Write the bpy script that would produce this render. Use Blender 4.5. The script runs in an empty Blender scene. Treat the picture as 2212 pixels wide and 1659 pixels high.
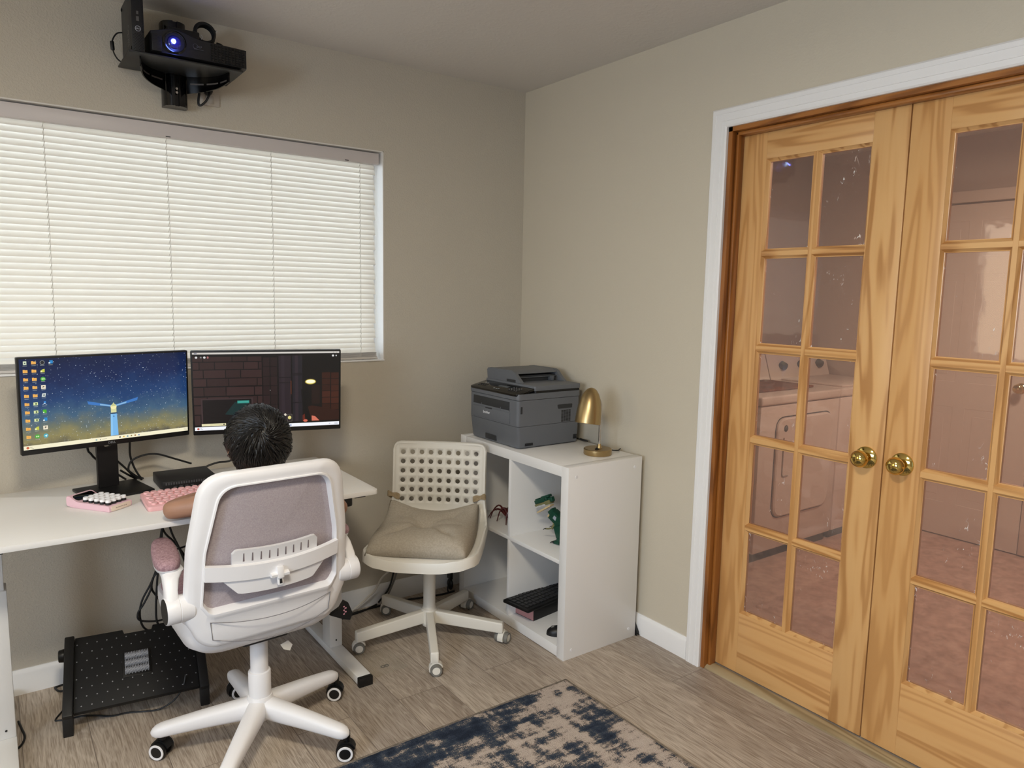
import bpy, bmesh, math, random
from mathutils import Vector, Matrix, noise
SC = bpy.context.scene
COL = SC.collection
PI = math.pi
random.seed(7)

# ------------------------------------------------------------------ helpers
def lin(h):
    if isinstance(h, (tuple, list)):
        return tuple(h)[:3]
    h = h.lstrip('#')
    o = []
    for i in (0, 2, 4):
        c = int(h[i:i + 2], 16) / 255
        o.append(c / 12.92 if c <= .04045 else ((c + .055) / 1.055) ** 2.4)
    return tuple(o)

def T(x=0, y=0, z=0, rx=0, ry=0, rz=0):
    return Matrix.Translation((x, y, z)) @ Matrix.Rotation(rz, 4, 'Z') @ Matrix.Rotation(ry, 4, 'Y') @ Matrix.Rotation(rx, 4, 'X')

def frame_to(p0, p1):
    p0 = Vector(p0); d = Vector(p1) - p0
    return Matrix.Translation(p0) @ d.to_track_quat('Z', 'Y').to_matrix().to_4x4(), d.length

def smooth_path(pts, k=6, closed=False):
    P = [Vector(p) for p in pts]
    if len(P) < 3:
        return P
    out = []
    n = len(P)
    rng = range(n) if closed else range(n - 1)
    for i in rng:
        if closed:
            a, b, c, d = P[(i - 1) % n], P[i], P[(i + 1) % n], P[(i + 2) % n]
        else:
            a = P[i - 1] if i else P[0] * 2 - P[1]
            b, c = P[i], P[i + 1]
            d = P[i + 2] if i + 2 < n else P[-1] * 2 - P[-2]
        for j in range(k):
            t = j / k
            out.append(.5 * ((2 * b) + (c - a) * t + (2 * a - 5 * b + 4 * c - d) * t * t + (3 * b - a - 3 * c + d) * t ** 3))
    if not closed:
        out.append(P[-1])
    return out

def round_poly(pts, r, n=6):
    """2-D polygon with rounded corners; r a number or one per corner."""
    out = []
    N = len(pts)
    for i in range(N):
        p = Vector(pts[i]); a = Vector(pts[i - 1]); b = Vector(pts[(i + 1) % N])
        rr = r[i] if isinstance(r, (list, tuple)) else r
        if rr <= 0:
            out.append((p.x, p.y)); continue
        u = (a - p).normalized(); v = (b - p).normalized()
        ang = u.angle(v)
        t = min(rr / math.tan(ang / 2), (a - p).length * .49, (b - p).length * .49)
        p0 = p + u * t; p1 = p + v * t
        for j in range(n + 1):
            s = j / n
            q = p0 * (1 - s) ** 2 + p * 2 * s * (1 - s) + p1 * s ** 2
            out.append((q.x, q.y))
    return out

class MB:
    """collects vertices and faces of ONE mesh"""
    def __init__(self):
        self.v = []; self.f = []; self.m = []; self.c = []
        self.mi = 0; self.col = None
    def add(self, vs, fs, M=None):
        b = len(self.v)
        for p in vs:
            p = Vector(p)
            self.v.append(tuple(M @ p if M is not None else p))
        for q in fs:
            self.f.append(tuple(b + i for i in q)); self.m.append(self.mi); self.c.append(self.col)
        return self
    def bm(self, bm, M=None):
        bm.verts.index_update()
        self.add([v.co.copy() for v in bm.verts], [[v.index for v in f.verts] for f in bm.faces], M)
        bm.free(); return self
    def box(self, x0, x1, y0, y1, z0, z1, bev=0, seg=2, M=None):
        x0, x1 = min(x0, x1), max(x0, x1); y0, y1 = min(y0, y1), max(y0, y1); z0, z1 = min(z0, z1), max(z0, z1)
        b = bmesh.new()
        bmesh.ops.create_cube(b, size=1)
        for v in b.verts:
            v.co = Vector(((x0 + x1) / 2 + v.co.x * (x1 - x0), (y0 + y1) / 2 + v.co.y * (y1 - y0), (z0 + z1) / 2 + v.co.z * (z1 - z0)))
        if bev > 0:
            bmesh.ops.bevel(b, geom=list(b.edges), offset=min(bev, .49 * min(x1 - x0, y1 - y0, z1 - z0)), segments=seg, affect='EDGES', profile=.5)
        return self.bm(b, M)
    def cyl(self, p0, p1, r0, r1=None, n=24, bev=0):
        r1 = r0 if r1 is None else r1
        M, L = frame_to(p0, p1)
        if bev:
            prof = [(max(r0 - bev, 1e-4), 0), (r0 - bev * .3, bev * .3), (r0, bev), (r1, L - bev), (r1 - bev * .3, L - bev * .3), (max(r1 - bev, 1e-4), L)]
        else:
            prof = [(r0, 0), (r1, L)]
        return self.lathe(prof, n, M)
    def lathe(self, prof, n=32, M=None, caps=True):
        vs = []; fs = []
        for r, z in prof:
            for i in range(n):
                a = 2 * PI * i / n
                vs.append((r * math.cos(a), r * math.sin(a), z))
        for k in range(len(prof) - 1):
            for i in range(n):
                j = (i + 1) % n
                fs.append((k * n + i, k * n + j, (k + 1) * n + j, (k + 1) * n + i))
        if caps:
            if prof[0][0] > 1e-5: fs.append(tuple(reversed(range(n))))
            if prof[-1][0] > 1e-5: fs.append(tuple(range((len(prof) - 1) * n, len(prof) * n)))
        return self.add(vs, fs, M)
    def loft(self, rings, caps=True, closed=False, M=None):
        n = len(rings[0]); vs = [p for r in rings for p in r]; fs = []
        R = len(rings)
        for k in range(R if closed else R - 1):
            k2 = (k + 1) % R
            for i in range(n):
                j = (i + 1) % n
                fs.append((k * n + i, k * n + j, k2 * n + j, k2 * n + i))
        if caps and not closed:
            fs.append(tuple(reversed(range(n)))); fs.append(tuple(range((R - 1) * n, R * n)))
        return self.add(vs, fs, M)
    def tube(self, pts, r, n=8, k=6, closed=False, rad=None):
        P = smooth_path(pts, k, closed) if k else [Vector(p) for p in pts]
        rings = []
        up = Vector((0, 0, 1)); prev = None
        for i, p in enumerate(P):
            if closed:
                d = P[(i + 1) % len(P)] - P[i - 1]
            else:
                d = P[min(i + 1, len(P) - 1)] - P[max(i - 1, 0)]
            if d.length < 1e-9: d = Vector((0, 0, 1))
            d.normalize()
            if prev is None:
                a = d.cross(up)
                if a.length < 1e-3: a = d.cross(Vector((1, 0, 0)))
            else:
                a = prev - d * prev.dot(d)
                if a.length < 1e-6: a = d.cross(up)
            a.normalize(); prev = a; b = d.cross(a)
            rr = r if rad is None else rad(i / (len(P) - 1))
            rings.append([p + (a * math.cos(2 * PI * q / n) + b * math.sin(2 * PI * q / n)) * rr for q in range(n)])
        return self.loft(rings, True, closed)
    def prism(self, poly, z0, z1, bev=0, M=None, seg=2):
        """polygon in XY pulled from z0 to z1"""
        b = bmesh.new()
        vs = [b.verts.new((p[0], p[1], z0)) for p in poly]
        f = b.faces.new(vs)
        b.normal_update()
        if f.normal.z > 0: f.normal_flip()
        e = bmesh.ops.extrude_face_region(b, geom=[f])
        for v in e['geom']:
            if isinstance(v, bmesh.types.BMVert): v.co.z = z1
        bmesh.ops.recalc_face_normals(b, faces=list(b.faces))
        if bev > 0:
            ed = [q for q in b.edges if abs(q.verts[0].co.z - q.verts[1].co.z) < 1e-7]
            bmesh.ops.bevel(b, geom=ed, offset=bev, segments=seg, affect='EDGES', profile=.5)
        return self.bm(b, M)
    def ball(self, c, rad, nu=20, nv=12, M=None):
        rx, ry, rz = rad if isinstance(rad, (tuple, list)) else (rad,) * 3
        prof = [(math.sin(PI * k / nv), -math.cos(PI * k / nv)) for k in range(nv + 1)]
        prof[0] = (1e-4, -1); prof[-1] = (1e-4, 1)
        S = Matrix.Translation(c) @ Matrix.Diagonal((rx, ry, rz, 1))
        return self.lathe(prof, nu, (M @ S) if M is not None else S)
    def grid(self, fn, nu, nv, wrap=False):
        vs = [fn(i / (nu - 1 if not wrap else nu), j / (nv - 1)) for j in range(nv) for i in range(nu)]
        fs = []
        for j in range(nv - 1):
            for i in range(nu if wrap else nu - 1):
                k = (i + 1) % nu
                fs.append((j * nu + i, j * nu + k, (j + 1) * nu + k, (j + 1) * nu + i))
        return self.add(vs, fs)
    def quad(self, x0, x1, z0, z1, y, col):
        """a flat painted patch on a screen facing -y"""
        self.col = lin(col)
        self.add([(x0, y, z0), (x1, y, z0), (x1, y, z1), (x0, y, z1)], [(0, 1, 2, 3)])
        self.col = None
    def poly(self, pts, y, col):
        self.col = lin(col)
        self.add([(p[0], y, p[1]) for p in pts], [tuple(range(len(pts)))])
        self.col = None
    def disc(self, x, z, rx, rz, y, col, n=14):
        self.poly([(x + rx * math.cos(2 * PI * i / n), z + rz * math.sin(2 * PI * i / n)) for i in range(n)], y, col)

def link_mesh(name, mb, mats, parent=None, angle=38):
    me = bpy.data.meshes.new(name)
    me.from_pydata(mb.v, [], mb.f)
    me.validate(clean_customdata=False)
    if not isinstance(mats, (list, tuple)): mats = [mats]
    for m in mats: me.materials.append(m)
    if len(mats) > 1 and len(me.polygons) == len(mb.m):
        me.polygons.foreach_set('material_index', mb.m)
    if any(c is not None for c in mb.c) and len(me.polygons) == len(mb.c):
        at = me.color_attributes.new('Col', 'FLOAT_COLOR', 'CORNER')
        for p in me.polygons:
            c = mb.c[p.index] or (0, 0, 0)
            for li in p.loop_indices: at.data[li].color = (*c, 1)
    bm = bmesh.new(); bm.from_mesh(me)
    if not any(c is not None for c in mb.c):
        bmesh.ops.recalc_face_normals(bm, faces=list(bm.faces))
    bm.to_mesh(me); bm.free()
    if angle:
        me.polygons.foreach_set('use_smooth', [True] * len(me.polygons))
        me.set_sharp_from_angle(angle=math.radians(angle))
    o = bpy.data.objects.new(name, me)
    COL.objects.link(o)
    if parent: o.parent = parent
    return o

def obj(name, mb, mats, parent=None, angle=38, label=None):
    o = link_mesh(name, mb, mats, parent, angle)
    if label: o['label'] = label
    return o

def tag(o, label, cat, group=None, kind=None):
    o['label'] = label; o['category'] = cat
    if group: o['group'] = group
    if kind: o['kind'] = kind
    return o

def thing(name, label, cat, loc=(0, 0, 0), rz=0, group=None, kind=None):
    o = bpy.data.objects.new(name, None)
    o.empty_display_size = .05
    COL.objects.link(o); o.location = loc; o.rotation_euler = (0, 0, rz)
    return tag(o, label, cat, group, kind)

def kids(o):
    return [c for c in bpy.data.objects if c.parent == o]

def copy_tree(o, parent=None):
    c = o.copy(); COL.objects.link(c)
    if parent: c.parent = parent
    for ch in kids(o): copy_tree(ch, c)
    return c

def add_text(mb, s, size, M, depth=.0004, font_scale_x=1.0):
    cu = bpy.data.curves.new('t', 'FONT')
    cu.body = s; cu.size = size; cu.extrude = depth; cu.align_x = 'CENTER'; cu.align_y = 'CENTER'; cu.resolution_u = 4
    to = bpy.data.objects.new('t', cu); COL.objects.link(to)
    bpy.context.view_layer.update()
    me = bpy.data.meshes.new_from_object(to.evaluated_get(bpy.context.evaluated_depsgraph_get()))
    mb.add([(v.co.x * font_scale_x, v.co.y, v.co.z) for v in me.vertices], [tuple(p.vertices) for p in me.polygons], M)
    bpy.data.objects.remove(to); bpy.data.curves.remove(cu); bpy.data.meshes.remove(me)

FACE_Y = Matrix.Rotation(PI / 2, 4, 'X')            # text lying in XY stands up facing -y
def face(x, y, z, rz=0): return T(x, y, z, rz=rz) @ FACE_Y

# ------------------------------------------------------------------ materials
def nodes(name):
    m = bpy.data.materials.new(name); m.use_nodes = True
    nt = m.node_tree
    return m, nt, nt.nodes['Principled BSDF'], nt.nodes['Material Output']

def nd(nt, typ, ins=None, **kw):
    n = nt.nodes.new(typ)
    for k, v in kw.items(): setattr(n, k, v)
    for k, v in (ins or {}).items():
        if isinstance(v, bpy.types.NodeSocket): nt.links.new(v, n.inputs[k])
        else: n.inputs[k].default_value = v
    return n

def ramp(nt, fac, stops):
    r = nt.nodes.new('ShaderNodeValToRGB')
    e = r.color_ramp.elements
    while len(e) < len(stops): e.new(.5)
    for el, (p, c) in zip(e, stops):
        el.position = p; el.color = (*lin(c), 1)
    nt.links.new(fac, r.inputs['Fac'])
    return r

def coords(nt, scale=(1, 1, 1), rot=(0, 0, 0), loc=(0, 0, 0), out='Object'):
    tc = nt.nodes.new('ShaderNodeTexCoord')
    mp = nd(nt, 'ShaderNodeMapping', {'Vector': tc.outputs[out], 'Scale': scale, 'Rotation': rot, 'Location': loc})
    return mp.outputs['Vector']

def plain(name, color, rough=.5, metal=0, bump=0, bscale=200, spec=.5, vary=0, vscale=8, coat=0):
    m, nt, b, o = nodes(name)
    b.inputs['Base Color'].default_value = (*lin(color), 1)
    b.inputs['Roughness'].default_value = rough
    b.inputs['Metallic'].default_value = metal
    b.inputs['Specular IOR Level'].default_value = spec
    if coat: b.inputs['Coat Weight'].default_value = coat
    v = coords(nt)
    if vary:
        n = nd(nt, 'ShaderNodeTexNoise', {'Vector': v, 'Scale': vscale, 'Detail': 4.0})
        c = lin(color)
        r = ramp(nt, n.outputs['Fac'], [(.3, tuple(x * (1 - vary) for x in c)), (.7, tuple(min(1, x * (1 + vary)) for x in c))])
        nt.links.new(r.outputs['Color'], b.inputs['Base Color'])
    if bump:
        n = nd(nt, 'ShaderNodeTexNoise', {'Vector': v, 'Scale': bscale, 'Detail': 3.0})
        bp = nd(nt, 'ShaderNodeBump', {'Height': n.outputs['Fac'], 'Strength': bump, 'Distance': .004})
        nt.links.new(bp.outputs['Normal'], b.inputs['Normal'])
    return m

def fabric(name, c1, c2, scale=900, rough=.95, bump=.4):
    m, nt, b, o = nodes(name)
    v = coords(nt)
    n = nd(nt, 'ShaderNodeTexNoise', {'Vector': v, 'Scale': scale, 'Detail': 2.0})
    n2 = nd(nt, 'ShaderNodeTexNoise', {'Vector': v, 'Scale': scale * .22, 'Detail': 3.0})
    mx = nd(nt, 'ShaderNodeMath', {0: n.outputs['Fac'], 1: n2.outputs['Fac']}, operation='ADD')
    r = ramp(nt, mx.outputs[0], [(.40, c1), (.60, c2)])
    ml = nd(nt, 'ShaderNodeMath', {0: mx.outputs[0], 1: .5}, operation='MULTIPLY'); nt.links.new(ml.outputs[0], r.inputs['Fac'])
    nt.links.new(r.outputs['Color'], b.inputs['Base Color'])
    b.inputs['Roughness'].default_value = rough; b.inputs['Specular IOR Level'].default_value = .2
    bp = nd(nt, 'ShaderNodeBump', {'Height': n.outputs['Fac'], 'Strength': bump, 'Distance': .002})
    nt.links.new(bp.outputs['Normal'], b.inputs['Normal'])
    return m

def pine(name, axis, base='cf9c61', dark='a06a35', light='dfb379', seed=0):
    """varnished pine; axis = grain direction"""
    m, nt, b, o = nodes(name)
    sc = {'z': (7, 7, .55), 'y': (7, .55, 7)}[axis]
    v = coords(nt, scale=sc, loc=(seed, seed * 1.7, seed * .6))
    n = nd(nt, 'ShaderNodeTexNoise', {'Vector': v, 'Scale': 1.6, 'Detail': 2.5, 'Roughness': .45, 'Distortion': .35})
    mu = nd(nt, 'ShaderNodeMath', {0: n.outputs['Fac'], 1: 44.0}, operation='MULTIPLY')
    sn = nd(nt, 'ShaderNodeMath', {0: mu.outputs[0]}, operation='SINE')
    mr = nd(nt, 'ShaderNodeMapRange', {'Value': sn.outputs[0], 'From Min': -1.0, 'From Max': 1.0})
    fine = nd(nt, 'ShaderNodeTexNoise', {'Vector': coords(nt, scale=tuple(s * 14 for s in sc)), 'Scale': 1.0, 'Detail': 2.0})
    pw = nd(nt, 'ShaderNodeMath', {0: mr.outputs[0], 1: 2.2}, operation='POWER')
    ad = nd(nt, 'ShaderNodeMath', {0: fine.outputs['Fac'], 1: .25, 2: pw.outputs[0]}, operation='MULTIPLY_ADD')
    r = ramp(nt, ad.outputs[0], [(.05, light), (.45, base), (1.0, dark)])
    big = nd(nt, 'ShaderNodeTexNoise', {'Vector': coords(nt, scale=tuple(s * .35 for s in sc), loc=(3 + seed, 1, 2)), 'Scale': 1.0})
    mixc = nd(nt, 'ShaderNodeMix', {'Factor': .55, 'A': r.outputs['Color'], 'B': (*lin(base), 1)}, data_type='RGBA') if False else None
    mx = nt.nodes.new('ShaderNodeMixRGB'); mx.blend_type = 'MIX'
    mx.inputs['Color2'].default_value = (*lin(base), 1)
    nt.links.new(r.outputs['Color'], mx.inputs['Color1'])
    fr = nd(nt, 'ShaderNodeMapRange', {'Value': big.outputs['Fac'], 'From Min': .3, 'From Max': .7, 'To Min': .15, 'To Max': .75})
    nt.links.new(fr.outputs[0], mx.inputs['Fac'])
    nt.links.new(mx.outputs['Color'], b.inputs['Base Color'])
    b.inputs['Roughness'].default_value = .33
    b.inputs['Coat Weight'].default_value = .25; b.inputs['Coat Roughness'].default_value = .2
    return m

def emit_attr(name, strength=1.0):
    m, nt, b, o = nodes(name)
    a = nd(nt, 'ShaderNodeAttribute', attribute_name='Col')
    b.inputs['Base Color'].default_value = (.01, .01, .01, 1); b.inputs['Roughness'].default_value = .35
    nt.links.new(a.outputs['Color'], b.inputs['Emission Color'])
    b.inputs['Emission Strength'].default_value = strength
    return m

def emit(name, color, strength):
    m, nt, b, o = nodes(name)
    b.inputs['Base Color'].default_value = (.02, .02, .02, 1)
    b.inputs['Emission Color'].default_value = (*lin(color), 1)
    b.inputs['Emission Strength'].default_value = strength
    return m

def wall_paint(name, color, bump=.35, scale=70):
    m, nt, b, o = nodes(name)
    v = coords(nt)
    n = nd(nt, 'ShaderNodeTexNoise', {'Vector': v, 'Scale': scale, 'Detail': 3.0, 'Distortion': .6})
    r = ramp(nt, n.outputs['Fac'], [(.45, (0, 0, 0)), (.7, (1, 1, 1))])
    bp = nd(nt, 'ShaderNodeBump', {'Height': r.outputs['Color'], 'Strength': bump, 'Distance': .0025})
    nt.links.new(bp.outputs['Normal'], b.inputs['Normal'])
    b.inputs['Base Color'].default_value = (*lin(color), 1)
    b.inputs['Roughness'].default_value = .55; b.inputs['Specular IOR Level'].default_value = .3
    return m

M_WALL = wall_paint('greige_wall_paint', 'c3bbac', .30, 150)
M_WALL_SMOOTH = wall_paint('greige_wall_paint_smooth', 'c9c0ae', .10, 120)
M_CEIL = wall_paint('white_ceiling_paint', 'd6d2ce', .15, 60)
M_TRIM = plain('white_trim_paint', 'ecebea', .35, bump=.03, bscale=120)
M_PINE_V = pine('pine_upright', 'z', seed=1.3)
M_PINE_V2 = pine('pine_upright_b', 'z', seed=5.1, base='d3a268')
M_PINE_H = pine('pine_level', 'y', seed=2.7)
M_PINE_H2 = pine('pine_level_b', 'y', seed=7.9, base='d2a066')
M_JAMB = pine('pine_jamb_stained', 'z', base='8f5622', dark='5c3210', light='a86d33', seed=3.1)
M_JAMB_H = pine('pine_jamb_stained_level', 'y', base='9a602a', dark='683a14', light='b0753a', seed=4.1)
M_BRASS = plain('polished_brass', 'd9ba6c', .09, 1)
M_GOLD = plain('satin_gold_metal', 'b39b70', .33, 1)
M_CHROME = plain('chrome', 'c9c6c2', .08, 1)
M_WHITE_PL = plain('white_plastic', 'e9e8ea', .42, bump=.02, bscale=500)
M_WHITE_LAM = plain('white_laminate', 'e8e6e3', .30)
M_WHITE_DESK = plain('white_desk_laminate', 'e6e4e1', .38, bump=.02, bscale=300)
M_WHITE_MET = plain('white_powder_coat', 'dcdbd9', .42, bump=.03, bscale=600)
M_CREAM_PL = plain('cream_white_plastic', 'e6e2d8', .40)
M_BLACK = plain('black_plastic', '0b0b0c', .45, bump=.04, bscale=500)
M_BLACK_GL = plain('gloss_black_plastic', '050506', .10)
M_BLACK_RUB = plain('black_cable_rubber', '0a0a0b', .5)
M_BLACK_MET = plain('black_powder_coat', '151516', .45)
M_DARK = plain('dark_charcoal_plastic', '1c1c1e', .5)
M_GREY_PR = plain('printer_grey_plastic', '64676c', .45, bump=.03, bscale=400)
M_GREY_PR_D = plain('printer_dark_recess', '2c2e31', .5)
M_GREY_WHEEL = plain('grey_wheel_rubber', '77756f', .6)
M_GREY_CABLE = plain('grey_cable', '8d8a84', .5)
M_WHITE_CABLE = plain('white_cable', 'cfcac2', .5)
M_PINK = plain('pink_plastic', 'e8b4b6', .38)
M_PINK_KEY = plain('pink_key_plastic', 'ecb9bb', .35)
M_LILAC = plain('pale_pink_plastic', 'e9c3cf', .35)
M_CREAM = plain('cream_plastic', 'ead9c8', .4)
M_WHITE_KEY = plain('white_key_plastic', 'efeff2', .25)
M_MESH = fabric('taupe_mesh_fabric', 'a0959a', 'b3a9ac', 1400, .9, .2)
M_PINKFAB = fabric('dusty_pink_fabric', '8f7078', 'b8999e', 700)
M_CUSH = fabric('beige_cotton', 'a79d8d', 'b8ae9e', 700, .95, .25)
M_SKIN = plain('skin', 'a27a63', .5, vary=.06, vscale=20)
M_HAIR = plain('black_hair', '0e0b0a', .42)
M_SHIRT = fabric('white_cotton_shirt', 'cfd0d2', 'dcdcde', 600, .95, .2)
M_SHORTS = fabric('navy_cotton', '1d2230', '2a3042', 600)
M_EYE = plain('eye_white', 'e8e4de', .2)
M_PAPER = plain('white_paper_label', 'e8e6df', .7)
M_INK = plain('dark_print', '2b2b2c', .7)
M_LIGHTINK = plain('pale_print', 'c4c6c8', .5)
M_RED = plain('dark_red_toy_plastic', '4c1714', .35)
M_GREEN = plain('dark_green_toy_plastic', '0f4030', .35)
M_OLIVE = plain('olive_toy_plastic', '73704a', .4)
M_TAN = plain('tan_toy_plastic', 'c9b187', .4)
M_PINKBOX = plain('pink_cardboard', 'b98584', .7)
M_GAME = emit_attr('screen_picture', 1.0)

def make_floor():
    m, nt, b, o = nodes('grey_oak_planks')
    v = coords(nt, rot=(0, 0, PI / 2))
    br = nd(nt, 'ShaderNodeTexBrick', {'Vector': v, 'Scale': 1.0, 'Mortar Size': .0012, 'Brick Width': 1.22, 'Row Height': .178,
            'Color1': (0, 0, 0, 1), 'Color2': (1, 1, 1, 1), 'Mortar': (.5, .5, .5, 1), 'Bias': 0.0}, offset=.37)
    rnd = nd(nt, 'ShaderNodeSeparateColor', {'Color': br.outputs['Color']}).outputs[0]
    w = nd(nt, 'ShaderNodeMath', {0: rnd, 1: 37.0}, operation='MULTIPLY').outputs[0]
    g = coords(nt, scale=(9, 1.15, 1))
    n = nd(nt, 'ShaderNodeTexNoise', {'Vector': g, 'W': w, 'Scale': 1.15, 'Detail': 2.2, 'Roughness': .5, 'Distortion': .5}, noise_dimensions='4D')
    mu = nd(nt, 'ShaderNodeMath', {0: n.outputs['Fac'], 1: 95.0}, operation='MULTIPLY')
    sn = nd(nt, 'ShaderNodeMath', {0: mu.outputs[0]}, operation='SINE')
    line = nd(nt, 'ShaderNodeMapRange', {'Value': sn.outputs[0], 'From Min': .2, 'From Max': 1.0})
    fine = nd(nt, 'ShaderNodeTexNoise', {'Vector': coords(nt, scale=(300, 16, 1)), 'W': w, 'Scale': 1.0, 'Detail': 3.0}, noise_dimensions='4D')
    blot = nd(nt, 'ShaderNodeTexNoise', {'Vector': coords(nt, scale=(5, 1.6, 1)), 'W': w, 'Scale': 1.0, 'Detail': 3.0}, noise_dimensions='4D')
    base = ramp(nt, blot.outputs['Fac'], [(.25, 'a1958a'), (.5, 'b3a79b'), (.75, 'c0b5a9')])
    mx = nt.nodes.new('ShaderNodeMixRGB'); mx.inputs['Color2'].default_value = (*lin('d3c9be'), 1)
    lf = nd(nt, 'ShaderNodeMath', {0: line.outputs[0], 1: .42}, operation='MULTIPLY')
    nt.links.new(lf.outputs[0], mx.inputs['Fac']); nt.links.new(base.outputs['Color'], mx.inputs['Color1'])
    mx2 = nt.nodes.new('ShaderNodeMixRGB'); mx2.blend_type = 'MULTIPLY'; mx2.inputs['Fac'].default_value = .8
    fr = ramp(nt, fine.outputs['Fac'], [(.36, 'c2bbb4'), (.56, 'ffffff')])
    nt.links.new(mx.outputs['Color'], mx2.inputs['Color1']); nt.links.new(fr.outputs['Color'], mx2.inputs['Color2'])
    tone = nt.nodes.new('ShaderNodeMixRGB'); tone.blend_type = 'MULTIPLY'; tone.inputs['Fac'].default_value = .8
    tr = ramp(nt, rnd, [(0, 'e2dfdc'), (.5, 'f6f2ec'), (1, 'fffdf8')])
    nt.links.new(mx2.outputs['Color'], tone.inputs['Color1']); nt.links.new(tr.outputs['Color'], tone.inputs['Color2'])
    seam = nt.nodes.new('ShaderNodeMixRGB'); seam.inputs['Color2'].default_value = (*lin('5a5048'), 1)
    sf = nd(nt, 'ShaderNodeMath', {0: br.outputs['Fac'], 1: .7}, operation='MULTIPLY')
    nt.links.new(sf.outputs[0], seam.inputs['Fac']); nt.links.new(tone.outputs['Color'], seam.inputs['Color1'])
    nt.links.new(seam.outputs['Color'], b.inputs['Base Color'])
    b.inputs['Roughness'].default_value = .42; b.inputs['Specular IOR Level'].default_value = .35
    hb = nd(nt, 'ShaderNodeMath', {0: br.outputs['Fac'], 1: -1.0, 2: fine.outputs['Fac']}, operation='MULTIPLY_ADD')
    bp = nd(nt, 'ShaderNodeBump', {'Height': hb.outputs[0], 'Strength': .12, 'Distance': .002})
    nt.links.new(bp.outputs['Normal'], b.inputs['Normal'])
    return m
M_FLOOR = make_floor()

def make_rug():
    m, nt, b, o = nodes('distressed_blue_rug')
    v = coords(nt)
    big = nd(nt, 'ShaderNodeTexNoise', {'Vector': v, 'Scale': 5.2, 'Detail': 7.0, 'Roughness': .68})
    blk = nd(nt, 'ShaderNodeTexNoise', {'Vector': coords(nt, scale=(2.6, 9, 1)), 'Scale': 3.0, 'Detail': 5.0, 'Roughness': .6})
    bl2 = nd(nt, 'ShaderNodeTexNoise', {'Vector': coords(nt, scale=(9, 2.6, 1), loc=(4, 2, 0)), 'Scale': 2.4, 'Detail': 5.0, 'Roughness': .6})
    pile = nd(nt, 'ShaderNodeTexNoise', {'Vector': v, 'Scale': 330.0, 'Detail': 2.0})
    tcx = nd(nt, 'ShaderNodeSeparateXYZ', {'Vector': v})
    # the photo's rug runs from blue at the left edge to cream at the right
    gx = nd(nt, 'ShaderNodeMapRange', {'Value': tcx.outputs['X'], 'From Min': -1.1, 'From Max': -.5, 'To Min': -.07, 'To Max': .10})
    a1 = nd(nt, 'ShaderNodeMath', {0: big.outputs['Fac'], 1: blk.outputs['Fac']}, operation='ADD')
    a2 = nd(nt, 'ShaderNodeMath', {0: bl2.outputs['Fac'], 1: .8, 2: a1.outputs[0]}, operation='MULTIPLY_ADD')
    a3 = nd(nt, 'ShaderNodeMath', {0: pile.outputs['Fac'], 1: .42, 2: a2.outputs[0]}, operation='MULTIPLY_ADD')
    a4 = nd(nt, 'ShaderNodeMath', {0: a3.outputs[0], 1: gx.outputs[0]}, operation='ADD')
    s = nd(nt, 'ShaderNodeMapRange', {'Value': a4.outputs[0], 'From Min': 1.18, 'From Max': 2.02})
    r = ramp(nt, s.outputs[0], [(.20, '2a3140'), (.42, '3a4454'), (.52, '565a60'), (.57, '8d8178'), (.63, 'bfb1a6'), (.9, 'cabdb2')])
    nt.links.new(r.outputs['Color'], b.inputs['Base Color'])
    b.inputs['Roughness'].default_value = 1; b.inputs['Specular IOR Level'].default_value = .1
    bp = nd(nt, 'ShaderNodeBump', {'Height': pile.outputs['Fac'], 'Strength': .9, 'Distance': .006})
    nt.links.new(bp.outputs['Normal'], b.inputs['Normal'])
    return m
M_RUG = make_rug()

def make_carpet():
    m, nt, b, o = nodes('rose_carpet')
    n = nd(nt, 'ShaderNodeTexNoise', {'Vector': coords(nt), 'Scale': 14.0, 'Detail': 9.0, 'Roughness': .75})
    r = ramp(nt, n.outputs['Fac'], [(.35, 'a07a68'), (.65, 'c79f8c')])
    nt.links.new(r.outputs['Color'], b.inputs['Base Color']); b.inputs['Roughness'].default_value = 1
    return m
M_CARPET = make_carpet()

def make_blind():
    m, nt, b, o = nodes('white_blind_slat')
    d = nd(nt, 'ShaderNodeBsdfDiffuse', {'Color': (*lin('e9e6e1'), 1)})
    t = nd(nt, 'ShaderNodeBsdfTranslucent', {'Color': (*lin('f3ede2'), 1)})
    g = nd(nt, 'ShaderNodeBsdfGlossy', {'Color': (1, 1, 1, 1), 'Roughness': .35})
    a = nd(nt, 'ShaderNodeMixShader', {0: .40, 1: d.outputs[0], 2: t.outputs[0]})
    c = nd(nt, 'ShaderNodeMixShader', {0: .03, 1: a.outputs[0], 2: g.outputs[0]})
    nt.links.new(c.outputs[0], o.inputs['Surface'])
    return m
M_SLAT = make_blind()

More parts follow.
